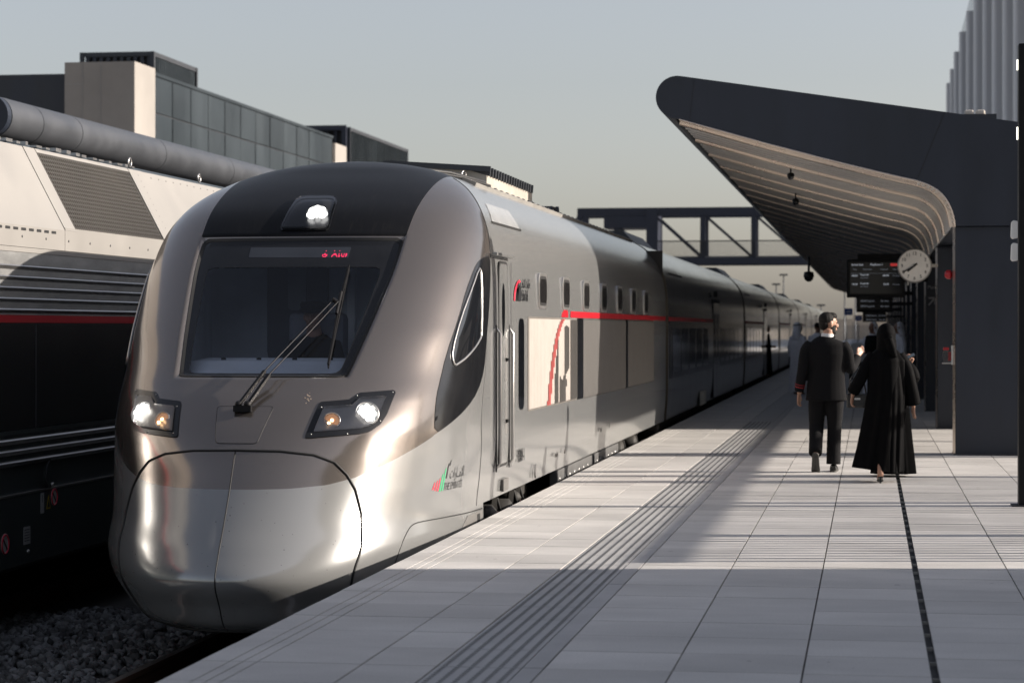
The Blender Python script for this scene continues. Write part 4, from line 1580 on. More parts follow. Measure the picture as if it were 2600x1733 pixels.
LQ(bt, 'plate_rivets', M['dark_steel'])['kind'] = 'stuff'
for y in (24.62, 27.3):
    a = sl(1.03)
    mb = MB().tube([(a[0], y + .05 * math.cos(q), a[1] + .05 + .05 * math.sin(q)) for q in np.linspace(0, 2 * math.pi, 16)[:-1]], .010, 6, closed=True)
    LQ(mb, 'lifting_eye', M['steel'])
for i in range(16):
    mb = MB()
    a = sl(1.02)
    y = 20.6 + i * .27 + random.uniform(-.05, .05)
    mb.box(a[0] - .05, a[0] + .02, y, y + random.uniform(.05, .16), a[1], a[1] + random.uniform(.015, .04))
    LQ(mb, 'roof_clip', M['steel'])
# filler recess, stickers
rc = LQ(MB().prism([(20.87 + .10 * math.cos(a), .21 + .13 * math.sin(a)) for a in np.linspace(0, 2 * math.pi, 20)[:-1]], 'x', LX - .02, LX + .004), 'filler_cap_recess', M['ldark'])
LQ(MB().tube([(LX + .008, 20.87 + .11 * math.cos(a), .21 + .14 * math.sin(a)) for a in np.linspace(1.3, 4.0, 14)], .008, 6), 'recess_lip', M['dark_steel'], rc)
LQ(MB().lathe([(.02, 0), (.02, .012), (0, .014)], (LX + .004, 20.93, .12), (1, 0, 0), 10), 'recess_lock', M['steel'], rc)
def sticker(name, poly, col):
    return LQ(MB().prism(poly, 'x', LX + .0052, LX + .0075), name, pm(name + '_print', col, .5))
s_ = sticker('instruction_label', rrect(20.62, 20.71, -.13, .06, .004, 2), (.42, .42, .42))
LQ(MB().bar((LX + .0085, 20.665, -.03), (LX + .0085, 20.665, .04), .008, .002, up=(1, 0, 0)), 'label_arrow', M['decal_black'], s_)
s_ = sticker('warning_triangle', [(20.775, -.10), (20.885, -.10), (20.83, .03)], (.42, .30, .02))
LQ(MB().prism([(20.80, -.085), (20.86, -.085), (20.83, -.01)], 'x', LX + .0076, LX + .009), 'triangle_symbol', M['decal_black'], s_)
def noentry(y, z, r):
    s_ = sticker('prohibition_sign', [(y + r * math.cos(a), z + r * math.sin(a)) for a in np.linspace(0, 2 * math.pi, 24)[:-1]], (.45, .45, .44))
    LQ(MB().tube([(LX + .009, y + r * .88 * math.cos(a), z + r * .88 * math.sin(a)) for a in np.linspace(0, 2 * math.pi, 24)[:-1]], r * .10, 6, closed=True), 'red_ring', M['decal_red'], s_)
    LQ(MB().bar((LX + .009, y - r * .6, z + r * .6), (LX + .009, y + r * .6, z - r * .6), r * .2, .003, up=(1, 0, 0)), 'slash', M['decal_black'], s_)
noentry(20.98, .0, .085)
noentry(19.72, -.33, .095)
s_ = sticker('data_plate', rrect(20.18, 20.35, -.38, -.22, .004, 2), (.40, .40, .40))
for i in range(5):
    LQ(MB().box(LX + .0076, LX + .0085, 20.2, 20.33, -.25 - i * .025, -.243 - i * .025), 'printed_line', M['decal_black'], s_)
LQ(MB().lathe([(.02, 0), (.02, .012), (0, .015)], (LX + .004, 20.29, -.45), (1, 0, 0), 10), 'panel_lock', M['steel'])
tag(lc, 'dark parked train car with cream grilled shoulder and red stripe', 'train car')

# ------------------------------------------------------------------ platform canopies
CY0, CY1 = 29.5, 158.0
TIP = (-2.42, 4.52, .27)
def tip_arc(a0, a1, n, grow=0.0):
    return [(TIP[0] + (TIP[2] + grow) * math.cos(R(a0 + (a1 - a0) * i / n)), TIP[1] + (TIP[2] + grow) * math.sin(R(a0 + (a1 - a0) * i / n))) for i in range(n + 1)]
LOWER = [(-2.39, 4.245), (-1.07, 3.86), (.30, 3.50), (.68, 3.42), (.90, 3.28), (1.02, 3.06), (1.05, 2.86)]
for _ in range(3):
    LOWER = [LOWER[0]] + [q for a, b in zip(LOWER[:-1], LOWER[1:]) for q in ((a[0] * .75 + b[0] * .25, a[1] * .75 + b[1] * .25), (a[0] * .25 + b[0] * .75, a[1] * .25 + b[1] * .75))] + [LOWER[-1]]
END = tip_arc(80, 262, 18) + LOWER + [(2.7, 2.86), (2.9, 2.95), (5.0, 3.33), (5.08, 3.5), (5.0, 3.665)]
def lining_pt(s):
    """distance-parametrised point on the soffit lining"""
    P = np.array(LOWER)
    d = np.concatenate([[0], np.cumsum(np.hypot(*np.diff(P, axis=0).T))])
    return float(np.interp(s * d[-1], d, P[:, 0])), float(np.interp(s * d[-1], d, P[:, 1]))

def canopy(root, slats, ncol, full=True):
    def P(mb, name, mat, par=None, bevel=0):
        o = mb.build(name, mat, bevel=bevel); o.parent = par or root; return o
    ep = P(MB().prism(END, 'y', 0, .14), 'end_fascia', M['navy'])
    P(MB().bar((.93, -.0015, 4.285), (.60, -.0015, 3.47), .006, .003, up=(0, 1, 0)), 'fascia_joint', M['black'], ep)
    P(MB().bar((-2.20, -.0015, 4.75), (-2.26, -.0015, 4.20), .004, .003, up=(0, 1, 0)), 'fascia_joint', M['black'], ep)
    # roof slab behind the end plate, kept inside its outline
    top = [(-2.38, 4.77), (5.0, 3.64), (5.0, 3.36), (2.9, 2.98), (2.7, 2.9), (1.09, 2.9)] + [(a + .03, b + .03) for a, b in LOWER[::-1][1:-1]] + [(-2.33, 4.30)]
    P(MB().prism(top, 'y', .15, CY1 - CY0), 'roof_body', M['navy'])
    # rounded edge, in sections with open joints
    seg = 4.05
    k = 0
    y = .16
    while y < CY1 - CY0:
        ln = (1.2 if k == 0 else 1.6 if k == 1 else seg)
        a = tip_arc(70, 262, 22)
        b = tip_arc(262, 70, 22, -.02)
        P(MB().prism(a + b, 'y', y + .010, min(y + ln, CY1 - CY0) - .010, sm=True), 'edge_casing', M['edge'])
        y += ln
        k += 1
    P(MB().prism(tip_arc(66, 266, 18, -.03), 'y', .15, CY1 - CY0), 'edge_core', M['black'])
    if slats:
        # transverse soffit panels following the lining down towards the columns, slightly pillowed
        pts = [lining_pt(i / 40) for i in range(41)]
        nrm = []
        for i in range(41):
            a, b = pts[max(i - 1, 0)], pts[min(i + 1, 40)]
            dx, dz = b[0] - a[0], b[1] - a[1]
            ln = math.hypot(dx, dz)
            nrm.append((dz / ln, -dx / ln))
        def strip_mesh(w, bulge, mat, name):
            mb = MB()
            cs = [(-w / 2, 0), (-w / 4, bulge * .75), (0, bulge), (w / 4, bulge * .75), (w / 2, 0)]
            v = []
            for i in range(41):
                for (cy, b) in cs:
                    v.append((pts[i][0] + nrm[i][0] * b, cy, pts[i][1] + nrm[i][1] * b))
            f = []
            for i in range(40):
                for j in range(4):
                    f.append((i * 5 + j, i * 5 + j + 1, (i + 1) * 5 + j + 1, (i + 1) * 5 + j))
            mb.add(v, f, 0, True)
            return mb.mesh(name, mat)
        w = .45
        sm_ = strip_mesh(w - .03, .035, M['soffit'], 'soffit_panel')
        tm_ = strip_mesh(.028, .066, M['trim'], 'soffit_trim')
        tm2_ = strip_mesh(.022, .045, M['steel'], 'soffit_trim')
        n = int((CY1 - CY0) / w)
        for k in range(n):
            yc = .2 + (k + .5) * w
            o = link_mesh('soffit_panel', sm_, root)
            o.location = (0, yc, 0)
            o.rotation_euler = (0, 0, 0)
            o = link_mesh('soffit_trim', tm_ if k % 6 == 0 else tm2_, root)
            o.location = (0, yc - w / 2, 0)
        # bright beads round the bend at the near end
        for i in range(12):
            s = .80 + i * .016
            a = lining_pt(s)
            P(MB().box(a[0] - .02, a[0] + .02, -.012, .12, a[1] - .055, a[1] - .02), 'edge_bead', M['trim'])
        P(MB().tube([(lining_pt(i / 60)[0], -.004, lining_pt(i / 60)[1] - .012) for i in range(61)], .014, 6), 'front_trim', M['trim'])
    cols = []
    for k in range(ncol):
        y = .06 + 7.72 * k
        c = P(MB().box(1.06, 2.62, y, y + .55, 0, 2.858), 'column', M['navy'], bevel=.01)
        P(MB().prism([(1.03, y + .12), (1.0585, y - .004), (1.0585, y + .12)], 'z', 0, 2.858), 'column_edge_trim', M['trim'], c)
        P(MB().box(1.04, 2.64, y - .02, y + .57, 0, .02), 'base_plate', M['dark_steel'], c)
    return root
can = empty('platform_canopy', (0, CY0, 0))
canopy(can, True, 16)
tag(can, 'dark canopy with rounded tip and polished slatted soffit over the near platform', 'canopy', 'platform canopies')
can2 = empty('platform_canopy', (-13.93, CY0 - .2, -.12))
can2.scale = (-1, 1, 1)
canopy(can2, False, 12)
tag(can2, 'canopy with grey tubular edge above the parked train on the left', 'canopy', 'platform canopies')

# roof box with two floodlights on top of the near canopy
rb = empty('roof_floodlight_box', (1.35, 31.2, 4.20))
def RB(mb, n, m, bevel=0):
    o = mb.build(n, m, bevel=bevel); o.parent = rb; return o
RB(MB().box(-.24, .24, 0, .5, -.05, .13), 'housing', pm('grey_box', (.30, .31, .33), .5))
RB(MB().box(-.30, .30, -.05, .55, .13, .20), 'cover', M['louvre'])
for x in (-.05, .10):
    RB(MB().box(x - .06, x + .06, .1, .25, .2, .27), 'lamp_head', pm('cream_lamp', (.6, .55, .48), .5), .02)
tag(rb, 'small grey box with pale lamps on top of the canopy', 'light box')

# clock on the second column
ck = empty('station_clock', (.70, 37.25, 2.57))
def CK(mb, n, m, par=None):
    o = mb.build(n, m); o.parent = par or ck; return o
case = CK(MB().lathe([(0, .05), (.26, .05), (.268, .04), (.268, -.04), (.255, -.052), (.25, -.044)], (0, 0, 0), (0, 1, 0), 48), 'case', pm('clock_case', (.30, .29, .28), .4, .5))
face = CK(MB().lathe([(0, -.040), (.252, -.040)], (0, 0, 0), (0, 1, 0), 48), 'face', pm('clock_face', (.86, .84, .80), .5))
for h in range(12):
    a = R(30 * (h + 1))
    t = text_obj('numeral', str(h + 1), .075, (.195 * math.sin(a), -.043, .195 * math.cos(a) - .026), (1, 0, 0), (0, 0, 1), M['decal_black'], align='CENTER')
    t.parent = face
def hand(deg, ln, w, n, y):
    a = R(deg)
    d = (math.sin(a), math.cos(a))
    CK(MB().bar((-d[0] * .05, y, -d[1] * .05), (d[0] * ln, y, d[1] * ln), w, .004, up=(0, 1, 0)), n, M['decal_black'])
hand(30 * 7 + 20, .14, .026, 'hour_hand', -.047)
hand(240, .215, .018, 'minute_hand', -.053)
CK(MB().lathe([(.02, 0), (.02, .012), (0, .014)], (0, -.045, 0), (0, -1, 0), 14), 'hub', M['decal_black'])
CK(MB().bar((.26, 0, 0), (.365, 0, 0), .05, .05), 'bracket', pm('clock_bracket', (.45, .42, .38), .4, .5))
CK(MB().bar((-.10, .04, -.25), (-.10, .04, -.31), .02, .02), 'drop_pin', M['steel'])
tag(ck, 'round white station clock with black numerals and hands', 'clock')

# departure boards
def board(x0, x1, z0, z1, y, name, label, rows):
    b = empty(name, ((x0 + x1) / 2, y, z0))
    cx = (x0 + x1) / 2
    def P(mb, n, m, par=None, bevel=0):
        o = mb.build(n, m, bevel=bevel); o.parent = par or b; return o
    w, h = (x1 - x0) / 2, z1 - z0
    P(MB().box(-w, w, 0, .16, 0, h), 'housing', M['blackplastic'], bevel=.012)
    sc_ = P(MB().box(-w + .06, w - .06, -.006, -.002, .07, h - .06), 'screen', M['screen'])
    P(MB().box(-w + .2, w + .5, .04, .12, h, h + .10), 'mounting_arm', M['blackplastic'])
    P(MB().box(w, 1.05 - cx + .01, .04, .12, h * .4, h * .6), 'wall_arm', M['blackplastic'])
    def T(s, size, x, z, m):
        t = text_obj('screen_text', s, size, (-w + .06 + x, -.008, z), (1, 0, 0), (0, 0, 1), m, depth=0)
        t.parent = sc_
        t['kind'] = 'stuff'
    if rows:
        T('Etihad Rail', .05, .03, h - .12, M['txt_dim'])
        T('Platform 1', .055, .37, h - .12, M['txt_dim'])
        P(MB().box(w - .26, w - .08, -.0085, -.0065, h - .13, h - .08), 'red_badge', M['txt_red'], sc_)
        for x, s in ((.05, 'Time'), (.24, 'Destination'), (.56, 'Expected'), (.78, 'Status')):
            T(s, .036, x, h - .20, M['txt_dim2'])
        for i, (a, c) in enumerate((('08:00', 'Fujairah'), ('10:00', 'Fujairah'))):
            z = h - .32 - i * .16
            T(a, .05, .03, z, M['txt_dim']); T(c, .05, .19, z + .015, M['txt_dim']); T('Abu Dhabi', .033, .19, z - .035, M['txt_dim2'])
            T(a, .05, .60, z, M['txt_dim']); T('On time', .036, .78, z, M['txt_dim2'])
        P(MB().box(-w + .075, w - .075, -.008, -.0068, h - .265, h - .262), 'screen_rule', M['txt_dim2'], sc_)
    else:
        for i in range(2):
            T('08:00 Fujairah', .06, .05, h - .16 - i * .13, M['txt_dim2']); T('On time', .06, w * 1.2, h - .16 - i * .13, M['txt_dim2'])
    tag(b, label, 'display board', 'departure boards under the canopy')
board(-.42, .64, 2.15, 2.86, 43.5, 'departure_board', 'large black departure screen beside the clock', True)
board(-.33, .57, 1.98, 2.40, 58.6, 'departure_board', 'smaller black departure screen hanging right below and behind the large one', False)
board(-.22, .52, 1.78, 2.12, 74.5, 'departure_board', 'farthest and lowest black departure screen under the canopy', False)

# cameras and small fittings under the soffit
def dome(x, y, z, label, s=1.0):
    d = empty('dome_camera', (x, y, z))
    a = MB().lathe([(.02 * s, .30 * s), (.02 * s, .06 * s), (.075 * s, .05 * s), (.085 * s, .0), (.085 * s, -.03 * s)], (0, 0, 0), (0, 0, 1), 18).build('camera_mount', M['blackplastic']); a.parent = d
    b = MB().lathe([(.078 * s, -.03 * s), (.07 * s, -.07 * s), (.04 * s, -.10 * s), (0, -.112 * s)], (0, 0, 0), (0, 0, 1), 18).build('smoked_dome', M['screen']); b.parent = d
    tag(d, label, 'camera', 'cameras under the canopy')
dome(-1.22, 47.5, 2.66 + .0, 'black dome camera hanging on a stem near the soffit edge', 1.25)
dome(-1.10, 33.0, 3.74, 'small dark camera on the soffit close to the canopy end', .6)
dome(-1.25, 40.0, 3.76, 'dark camera fixed in the middle of the soffit', .7)

# alarm bell and extinguisher cabinet on the first column
bell = empty('alarm_bell', (1.035, 29.75, 2.26))
a = MB().lathe([(0, .10), (.03, .10), (.055, .075), (.06, .04), (.06, .025), (.035, .02), (.035, 0)], (0, 0, 0), (-1, 0, 0), 20).build('gong', M['red']); a.parent = bell
tag(bell, 'small red alarm bell on the first canopy column', 'bell')
ex = empty('call_point', (1.035, 29.72, 1.13))
def EX(mb, n, m):
    o = mb.build(n, m, bevel=.004); o.parent = ex
EX(MB().box(-.02, 0, -.07, .07, 0, .24), 'back_plate', M['white'])
EX(MB().box(-.13, -.02, -.06, .06, .025, .20), 'clear_cover', M['clear'])
EX(MB().box(-.06, -.02, -.04, .04, .05, .16), 'call_unit', M['red'])
EX(MB().box(-.12, -.05, -.062, .062, .18, .215), 'red_cap', M['red'])
EX(MB().box(-.135, -.01, -.064, .064, .010, .025), 'lower_frame', M['steel'])
tag(ex, 'red call point under a clear cover on the first column', 'call point')
# wayfinding print on the third column
M['sign_grey'] = pm('sign_grey', (.30, .30, .31), .5)
wy = text_obj('column_sign', 'Platform', .10, (1.09, 44.996, 2.33), (1, 0, 0), (0, 0, 1), M['sign_grey'])
tag(wy, 'pale Platform lettering on the dark third column', 'sign')
ar = MB()
ar.bar((1.11, 44.994, 2.02), (1.23, 44.994, 2.16), .03, .003, up=(0, 1, 0))
ar.bar((1.11, 44.994, 2.16), (1.245, 44.994, 2.16), .03, .003, up=(0, 1, 0))
ar.bar((1.23, 44.994, 2.03), (1.23, 44.994, 2.17), .03, .003, up=(0, 1, 0))
tag(ar.build('arrow_sign', M['sign_grey']), 'pale diagonal arrow on the dark third column', 'sign')

# black service post at the right edge
po = empty('service_post', (1.45, 21.12, 0))
def PO(mb, n, m, bevel=0):
    o = mb.build(n, m, bevel=bevel); o.parent = po; return o
PO(MB().box(-.14, .16, 0, .16, 0, 4.12), 'post', M['blackplastic'], .012)
PO(MB().box(-.20, .22, -.05, .21, 0, .015), 'base_plate', M['dark_steel'])
for z0, z1 in ((2.39, 2.54), (2.19, 2.34)):
    PO(MB().prism([(-.142, z0), (-.142, z1), (-.185, z1 + .008), (-.20, z1 - .01), (-.205, z0 + .01), (-.19, z0 - .008)], 'y', .02, .12), 'loudspeaker', M['white'], .006)
for z0, z1 in ((3.89, 3.98), (3.27, 3.38)):
    PO(MB().box(-.152, -.1405, .05, .10, z0, z1), 'light_strip', emit_mat('post_light_%d' % int(z0), (1, .95, .8), 1.3))
tag(po, 'tall black post with two white loudspeakers at the right edge', 'post')

# ------------------------------------------------------------------ buildings on the left
def bld(name, label):
    b = empty(name)
    tag(b, label, 'building')
    def P(mb, n, m, par=None, bevel=0):
        o = mb.build(n, m, bevel=bevel); o.parent = par or b; return o
    return b, P
b1_, P1 = bld('station_building', 'grey panelled station building with concrete piers behind the left canopy')
P1(MB().box(-45, -25.05, 79.1, 106.9, 0, 10.45), 'core', M['louvre'])
rowz = [(9.20, 10.50), (7.86, 9.18), (6.5, 7.84), (5.1, 6.48)]
n = 12
for ri, (z0, z1) in enumerate(rowz):
    for i in range(n):
        y0 = 79.15 + i * (27.7 / n)
        yy = y0 + 27.7 / n - .04
        j = random.uniform(-.01, .01)
        v = []
        # gently dished sheet with a folded rim
        for a in range(5):
            for c in range(5):
                u_, w_ = a / 4, c / 4
                dish = .035 * (1 - (2 * u_ - 1) ** 2) * (1 - (2 * w_ - 1) ** 2) * random.uniform(.3, 1.2)
                v.append((-25.0 + dish + j, y0 + .04 + (yy - y0 - .04) * u_, z0 + .02 + (z1 - z0 - .04) * w_))
        mb = MB()
        mb.add(v, [(a * 5 + c, (a + 1) * 5 + c, (a + 1) * 5 + c + 1, a * 5 + c + 1) for a in range(4) for c in range(4)], 0, True)
        mb.box(-25.05, -25.012, y0 + .04, yy, z0 + .02, z1 - .02)
        P1(mb, 'cladding_panel', M['panel'])
P1(MB().box(-25.10, -24.96, 79.1, 106.9, 10.50, 10.62), 'parapet_cap', M['panel'])
P1(MB().box(-27.4, -24.9, 76.75, 79.08, 0, 10.72), 'concrete_pier', M['concrete'])
for x in (-26.1, -26.75):
    P1(MB().box(x - .012, x + .012, 76.738, 76.76, 4, 10.70), 'pier_joint', M['slab'])
P1(MB().box(-27.39, -26.76, 76.74, 76.76, 9.95, 9.98), 'pier_joint', M['slab'])
P1(MB().box(-24.97, -24.9, 107, 109.4, 0, 10.3), 'concrete_pier', M['concrete'])
P1(MB().box(-45, -24.98, 106.95, 109.3, 0, 10.3), 'concrete_return', M['concrete'])
dk = P1(MB().box(-45, -27.45, 77.2, 79.0, 0, 10.38), 'dark_wing', M['navy'])
P1(MB().box(-30.03, -30.0, 77.18, 77.2, 3, 10.38), 'wing_joint', M['black'], dk)
def louvre_box(name, label, x0, x1, y0, y1, z0, z1, pitch=.28):
    b = empty(name)
    def P(mb, n, m, par=None):
        o = mb.build(n, m); o.parent = par or b; return o
    P(MB().box(x0 + .1, x1 - .1, y0 + .1, y1 - .1, z0, z1 - .1), 'core', M['black'])
    fr = MB()
    for x in (x0, x1):
        for y in (y0, y1):
            fr.box(x - .08, x + .08, y - .08, y + .08, z0, z1)
    fr.box(x0, x1, y0 - .05, y0 + .05, z1 - .18, z1); fr.box(x0, x1, y1 - .05, y1 + .05, z1 - .18, z1)
    fr.box(x1 - .05, x1 + .05, y0 + .08, y1 - .08, z1 - .18, z1 + .002)
    P(fr, 'frame', M['louvre'])
    k = y0 + .25
    while k < y1 - .1:
        P(MB().box(x1 - .06, x1 + .03, k - .09, k + .05, z0, z1 - .2), 'louvre_blade', M['panel'])
        k += pitch
    k = x0 + .25
    while k < x1 - .1:
        P(MB().box(k - .09, k + .05, y0 - .03, y0 + .06, z0, z1 - .2), 'louvre_blade', M['navy'])
        k += pitch
    tag(b, label, 'plant room')
louvre_box('rooftop_plant_screen', 'dark louvred plant box on the roof behind the concrete pier', -30.9, -28, 88.6, 94.5, 9.8, 12.5)
louvre_box('rooftop_plant_screen', 'long louvred plant screen farther along the roof, behind the train', -31, -28, 123.7, 139.6, 8.6, 12.5, .5)
pf = empty('steel_portal_frame')
def PFm(mb, n):
    o = mb.build(n, M['navy_steel']); o.parent = pf
PFm(MB().box(-31.5, -28.0, 122.9, 123.1, 12.3, 12.55), 'lintel')
PFm(MB().box(-28.25, -28.0, 122.9, 123.1, 8, 12.3), 'post')
PFm(MB().box(-28.9, -28.25, 122.9, 123.1, 10.5, 10.62), 'brace')
tag(pf, 'open dark steel frame standing on the far roof', 'frame')
b2_, P2 = bld('low_building', 'low concrete building beyond the grey panelled one')
P2(MB().box(-45, -25.2, 109.5, 133, 0, 9.35), 'wall', M['panel'])
P2(MB().box(-25.6, -25.0, 133, 142, 0, 9.1), 'end_wall', M['concrete'])

# ------------------------------------------------------------------ footbridge across the tracks
fbz = empty('footbridge', (0, 163, 0))
def FB(mb, n, m='navy_steel', par=None):
    o = mb.build(n, M[m]); o.parent = par or fbz; return o
for y in (0, 3.2):
    FB(MB().box(-20.4, 12, y - .18, y + .18, 9.45, 10.03), 'top_chord')
    FB(MB().box(-20.4, 12, y - .2, y + .2, 6.02, 6.50), 'bottom_chord')
    xs = [-15.05, -11.55, -8.0, -4.45, -.9, 2.65, 6.2]
    for x in xs:
        FB(MB().box(x - .18, x + .18, y - .15, y + .15, 6.5, 9.45), 'vertical')
    for a, b in zip(xs[:-1], xs[1:]):
        FB(MB().bar((a + .2, y, 9.4), (b - .2, y, 6.6), .16, .16), 'diagonal')
FB(MB().box(-20.4, 12, .25, 2.95, 6.45, 6.62), 'deck', 'slab')
FB(MB().box(-15.5, -14.7, -.35, 3.5, 6.0, 10.0), 'stair_column')
for x in (-20.25, -19.8, -17.6):
    FB(MB().box(x - .2, x + .2, -.2, .2, 0, 9.45), 'tower_post')
FB(MB().box(-18.5, -15.3, -.3, 3.4, 8.6, 9.42), 'stair_head_beam')
FB(MB().bar((-17.4, 0, 8.6), (-14.8, 0, 6.4), .2, .2), 'diagonal')
rl_ = MB()
x = -15
while x < 11:
    rl_.box(x - .018, x + .018, -.28, -.25, 6.6, 7.65)
    x += .13
rl_.box(-15, 11, -.30, -.23, 7.62, 7.70)
FB(rl_, 'railing', 'dark_steel')['kind'] = 'stuff'
tag(fbz, 'dark navy truss footbridge crossing above the train', 'footbridge')

# ------------------------------------------------------------------ tower with fins on the right
tw = empty('finned_tower')
tp = [(13.2, 388), (12.2, 372), (12.1, 352), (11.9, 330), (11.8, 308), (11.9, 288), (12.1, 272)]
px_right = [(12.6, 262), (13.1, 252), (13.7, 243), (14.3, 235), (15.0, 228), (15.7, 221), (16.5, 215), (17.3, 209), (18.2, 204), (19.1, 199), (20.1, 195)]
core = [(a + 2.0, b) for a, b in tp + px_right] + [(60, 200), (60, 390)]
TW = MB().prism(core, 'z', 0, 48); o = TW.build('glazed_core', M['towerglass']); o.parent = tw
H_ = 40
for i, (x, y) in enumerate(tp + px_right):
    d = .55 if i < 7 else .42
    mb = MB()
    mb.prism(rrect(x - d * .5, x + 2.1, y - 1.1, y + 1.1, .4, 3), 'z', 0, H_ + (0 if i < 7 else 3))
    o = mb.build('fin', M['fin']); o.parent = tw
tag(tw, 'tall pale tower with closely set upright fins behind the canopy', 'tower')

# ------------------------------------------------------------------ right-hand side, out of view: shade blocks and the louvred screen
st, PS = bld('foreground_shade_block', 'unseen tall block added to shade the foreground platform')  # out of view, added to throw shade over the near paving
PS(MB().box(7.6, 22, -30, 16.75, -1.4, 9.0), 'wall', M['concrete'])
PS(MB().box(7.3, 22.3, -30.3, 16.78, 9.0, 9.4), 'roof', M['navy'])
lv = empty('louvred_screen', (6.0, 16.9, 0))
def LV(mb, n):
    o = mb.build(n, M['navy_steel']); o.parent = lv; return o
LV(MB().box(-.07, .07, 0, 26.5, 2.68, 2.79), 'top_rail')
LV(MB().box(-.06, .06, 0, 9.2, .02, .10), 'bottom_rail')
fm = MB().box(-.05, .05, -.03, .03, .10, 2.68).mesh('upright_fin', M['navy_steel'])
for k in range(49):
    o = link_mesh('upright_fin', fm, lv)
    o.location = (0, .1 + k * .187, 0)
for k in range(7):
    y = [2.1, 5.4, 9.2, 13.0, 17.0, 21.5, 26.0][k]
    LV(MB().box(-.08, .08, y - .09, y + .09, 0, 2.68), 'post')
tag(lv, 'dark screen of upright bars with a top rail along the platform', 'screen')
wg, PW = bld('far_shade_block', 'unseen low block with a slot, added to shade the far platform')  # added out of view for shade; slot between walls passes one sun strip
PW(MB().box(8.2, 16, 39.6, 46.2, -1.4, 6.2), 'wall', M['concrete'])
PW(MB().box(8.2, 16, 46.75, 160, -1.4, 6.2), 'wall', M['concrete'])
PW(MB().box(8.0, 16.2, 39.4, 160, 6.2, 6.5), 'roof', M['navy'])

# ------------------------------------------------------------------ far end of the platform
def mast(x, y, h, label):
    m = empty('light_mast', (x, y, -1.4))
    a = MB().lathe([(.16, 0), (.09, h), (0, h)], (0, 0, 0), (0, 0, 1), 10).build('pole', M['edge']); a.parent = m
    b = MB().box(-.7, .7, -.1, .1, h - .3, h).build('lamp_bar', M['edge']); b.parent = m
    tag(m, label, 'mast', 'light masts behind the train')
mast(-14.55, 400, 12.2, 'tallest light mast above the far end of the train')
mast(-15.8, 400, 10.6, 'slim mast just left of the tallest one')
mast(-19.9, 400, 10.4, 'light mast farthest to the left above the coaches')
mast(-4.2, 400, 9.6, 'far mast under the canopy tip')
mast(-2.4, 400, 9.9, 'far mast right of the dome camera')
mast(-8.2, 400, 7.0, 'shortest far mast above the walking man')
def bsign(x0, x1, z0, z1, y, label):
    b = empty('blue_sign', ((x0 + x1) / 2, y, z0))
    w = (x1 - x0) / 2
    a = MB().box(-w, w, 0, .08, 0, z1 - z0).build('sign_plate', M['sign_blue']); a.parent = b
    a = MB().box(-w + .06, -w + .10, .09, .13, -z0, z1 - z0).build('sign_post', M['steel']); a.parent = b
    a = MB().box(-w * .5, w * .5, -.01, -.004, (z1 - z0) * .4, (z1 - z0) * .6).build('sign_mark', M['white']); a.parent = b
    tag(b, label, 'sign', 'blue signs')
bsign(-1.20, -.80, 2.20, 2.52, 112, 'larger blue hanging sign beyond the departure boards')
bsign(-.66, -.36, 1.93, 2.18, 112, 'smaller blue sign just right of the larger one')
# glass barrier, far hoarding, white vehicle
gbn = empty('glass_barrier', (-.2, 96, 0))
for k in range(5):
    a = MB().box(-.75 + k * .5, -.72 + k * .5, -.03, .03, 0, 1.75).build('barrier_post', M['steel']); a.parent = gbn
    if k < 4:
        a = MB().box(-.72 + k * .5, -.25 + k * .5, -.008, .008, .1, 1.7).build('barrier_pane', M['clear']); a.parent = gbn
tag(gbn, 'glass barrier across the far platform', 'barrier')
ve = empty('white_platform_cart', (-.2, 72, 0))
def VE(mb, n, m, bevel=.03):
    o = mb.build(n, m, bevel=bevel); o.parent = ve
VE(MB().prism([(-.42, .38), (.42, .38), (.42, .95), (.36, 1.12), (-.36, 1.12), (-.42, .95)], 'y', 0, 2.2), 'body', M['white'])
VE(MB().box(-.40, .40, -.06, .02, .42, .56), 'bumper', M['blackplastic'])
VE(MB().prism([(.35, 1.12), (.35, 1.8), (-.35, 1.8), (-.35, 1.12)], 'y', .9, .93), 'windshield', M['clear'], 0)
for x in (-.37, .37):
    for y in (.35, 1.8):
        VE(MB().lathe([(.0, -.06), (.19, -.06), (.19, .06), (0, .06)], (x, y, .19), (1, 0, 0), 18), 'wheel', M['rubber'], 0)
tag(ve, 'white vehicle standing on the far platform between the two walkers', 'vehicle')
hd = empty('far_building', (0, 420, 0))
for (x0, x1, z1, c) in ((-16, -3, 3.2, (.48, .44, .39)), (-3, 9, 3.9, (.55, .50, .43)), (-70, -30, 5, (.45, .42, .38))):
    a = MB().box(x0, x1, 0, 8, -1.4, z1).build('block', pm('far_wall', c, .9)); a.parent = hd
tag(hd, 'pale low buildings on the horizon past the platform end', 'building')

# ------------------------------------------------------------------ people
SK = pm('skin', (.42, .235, .16), .5, var=.08, scale=14)
SK2 = pm('skin_tan', (.26, .14, .09), .5, var=.08, scale=14)
HAIR = pm('black_hair', (.008, .007, .006), .6, spec=.2, var=.3, scale=60, bump=.4, bscale=200)
SUIT = pm('charcoal_suit', (.011, .011, .012), .9, spec=.1, var=.15, scale=30, bump=.1, bscale=300)
SUIT2 = pm('charcoal_trousers', (.010, .010, .011), .9, spec=.15, var=.15, scale=30)
ABAYA = pm('black_abaya', (.0045, .0045, .005), .65, spec=.03, var=.2, scale=12)
KAN = pm('white_kandura', (.80, .80, .84), .8, var=.05, scale=5)
SHOE = pm('black_leather', (.010, .010, .010), .35)
SOLE = pm('worn_sole', (.05, .048, .045), .8)
SHIRT = pm('white_shirt', (.70, .70, .70), .7)

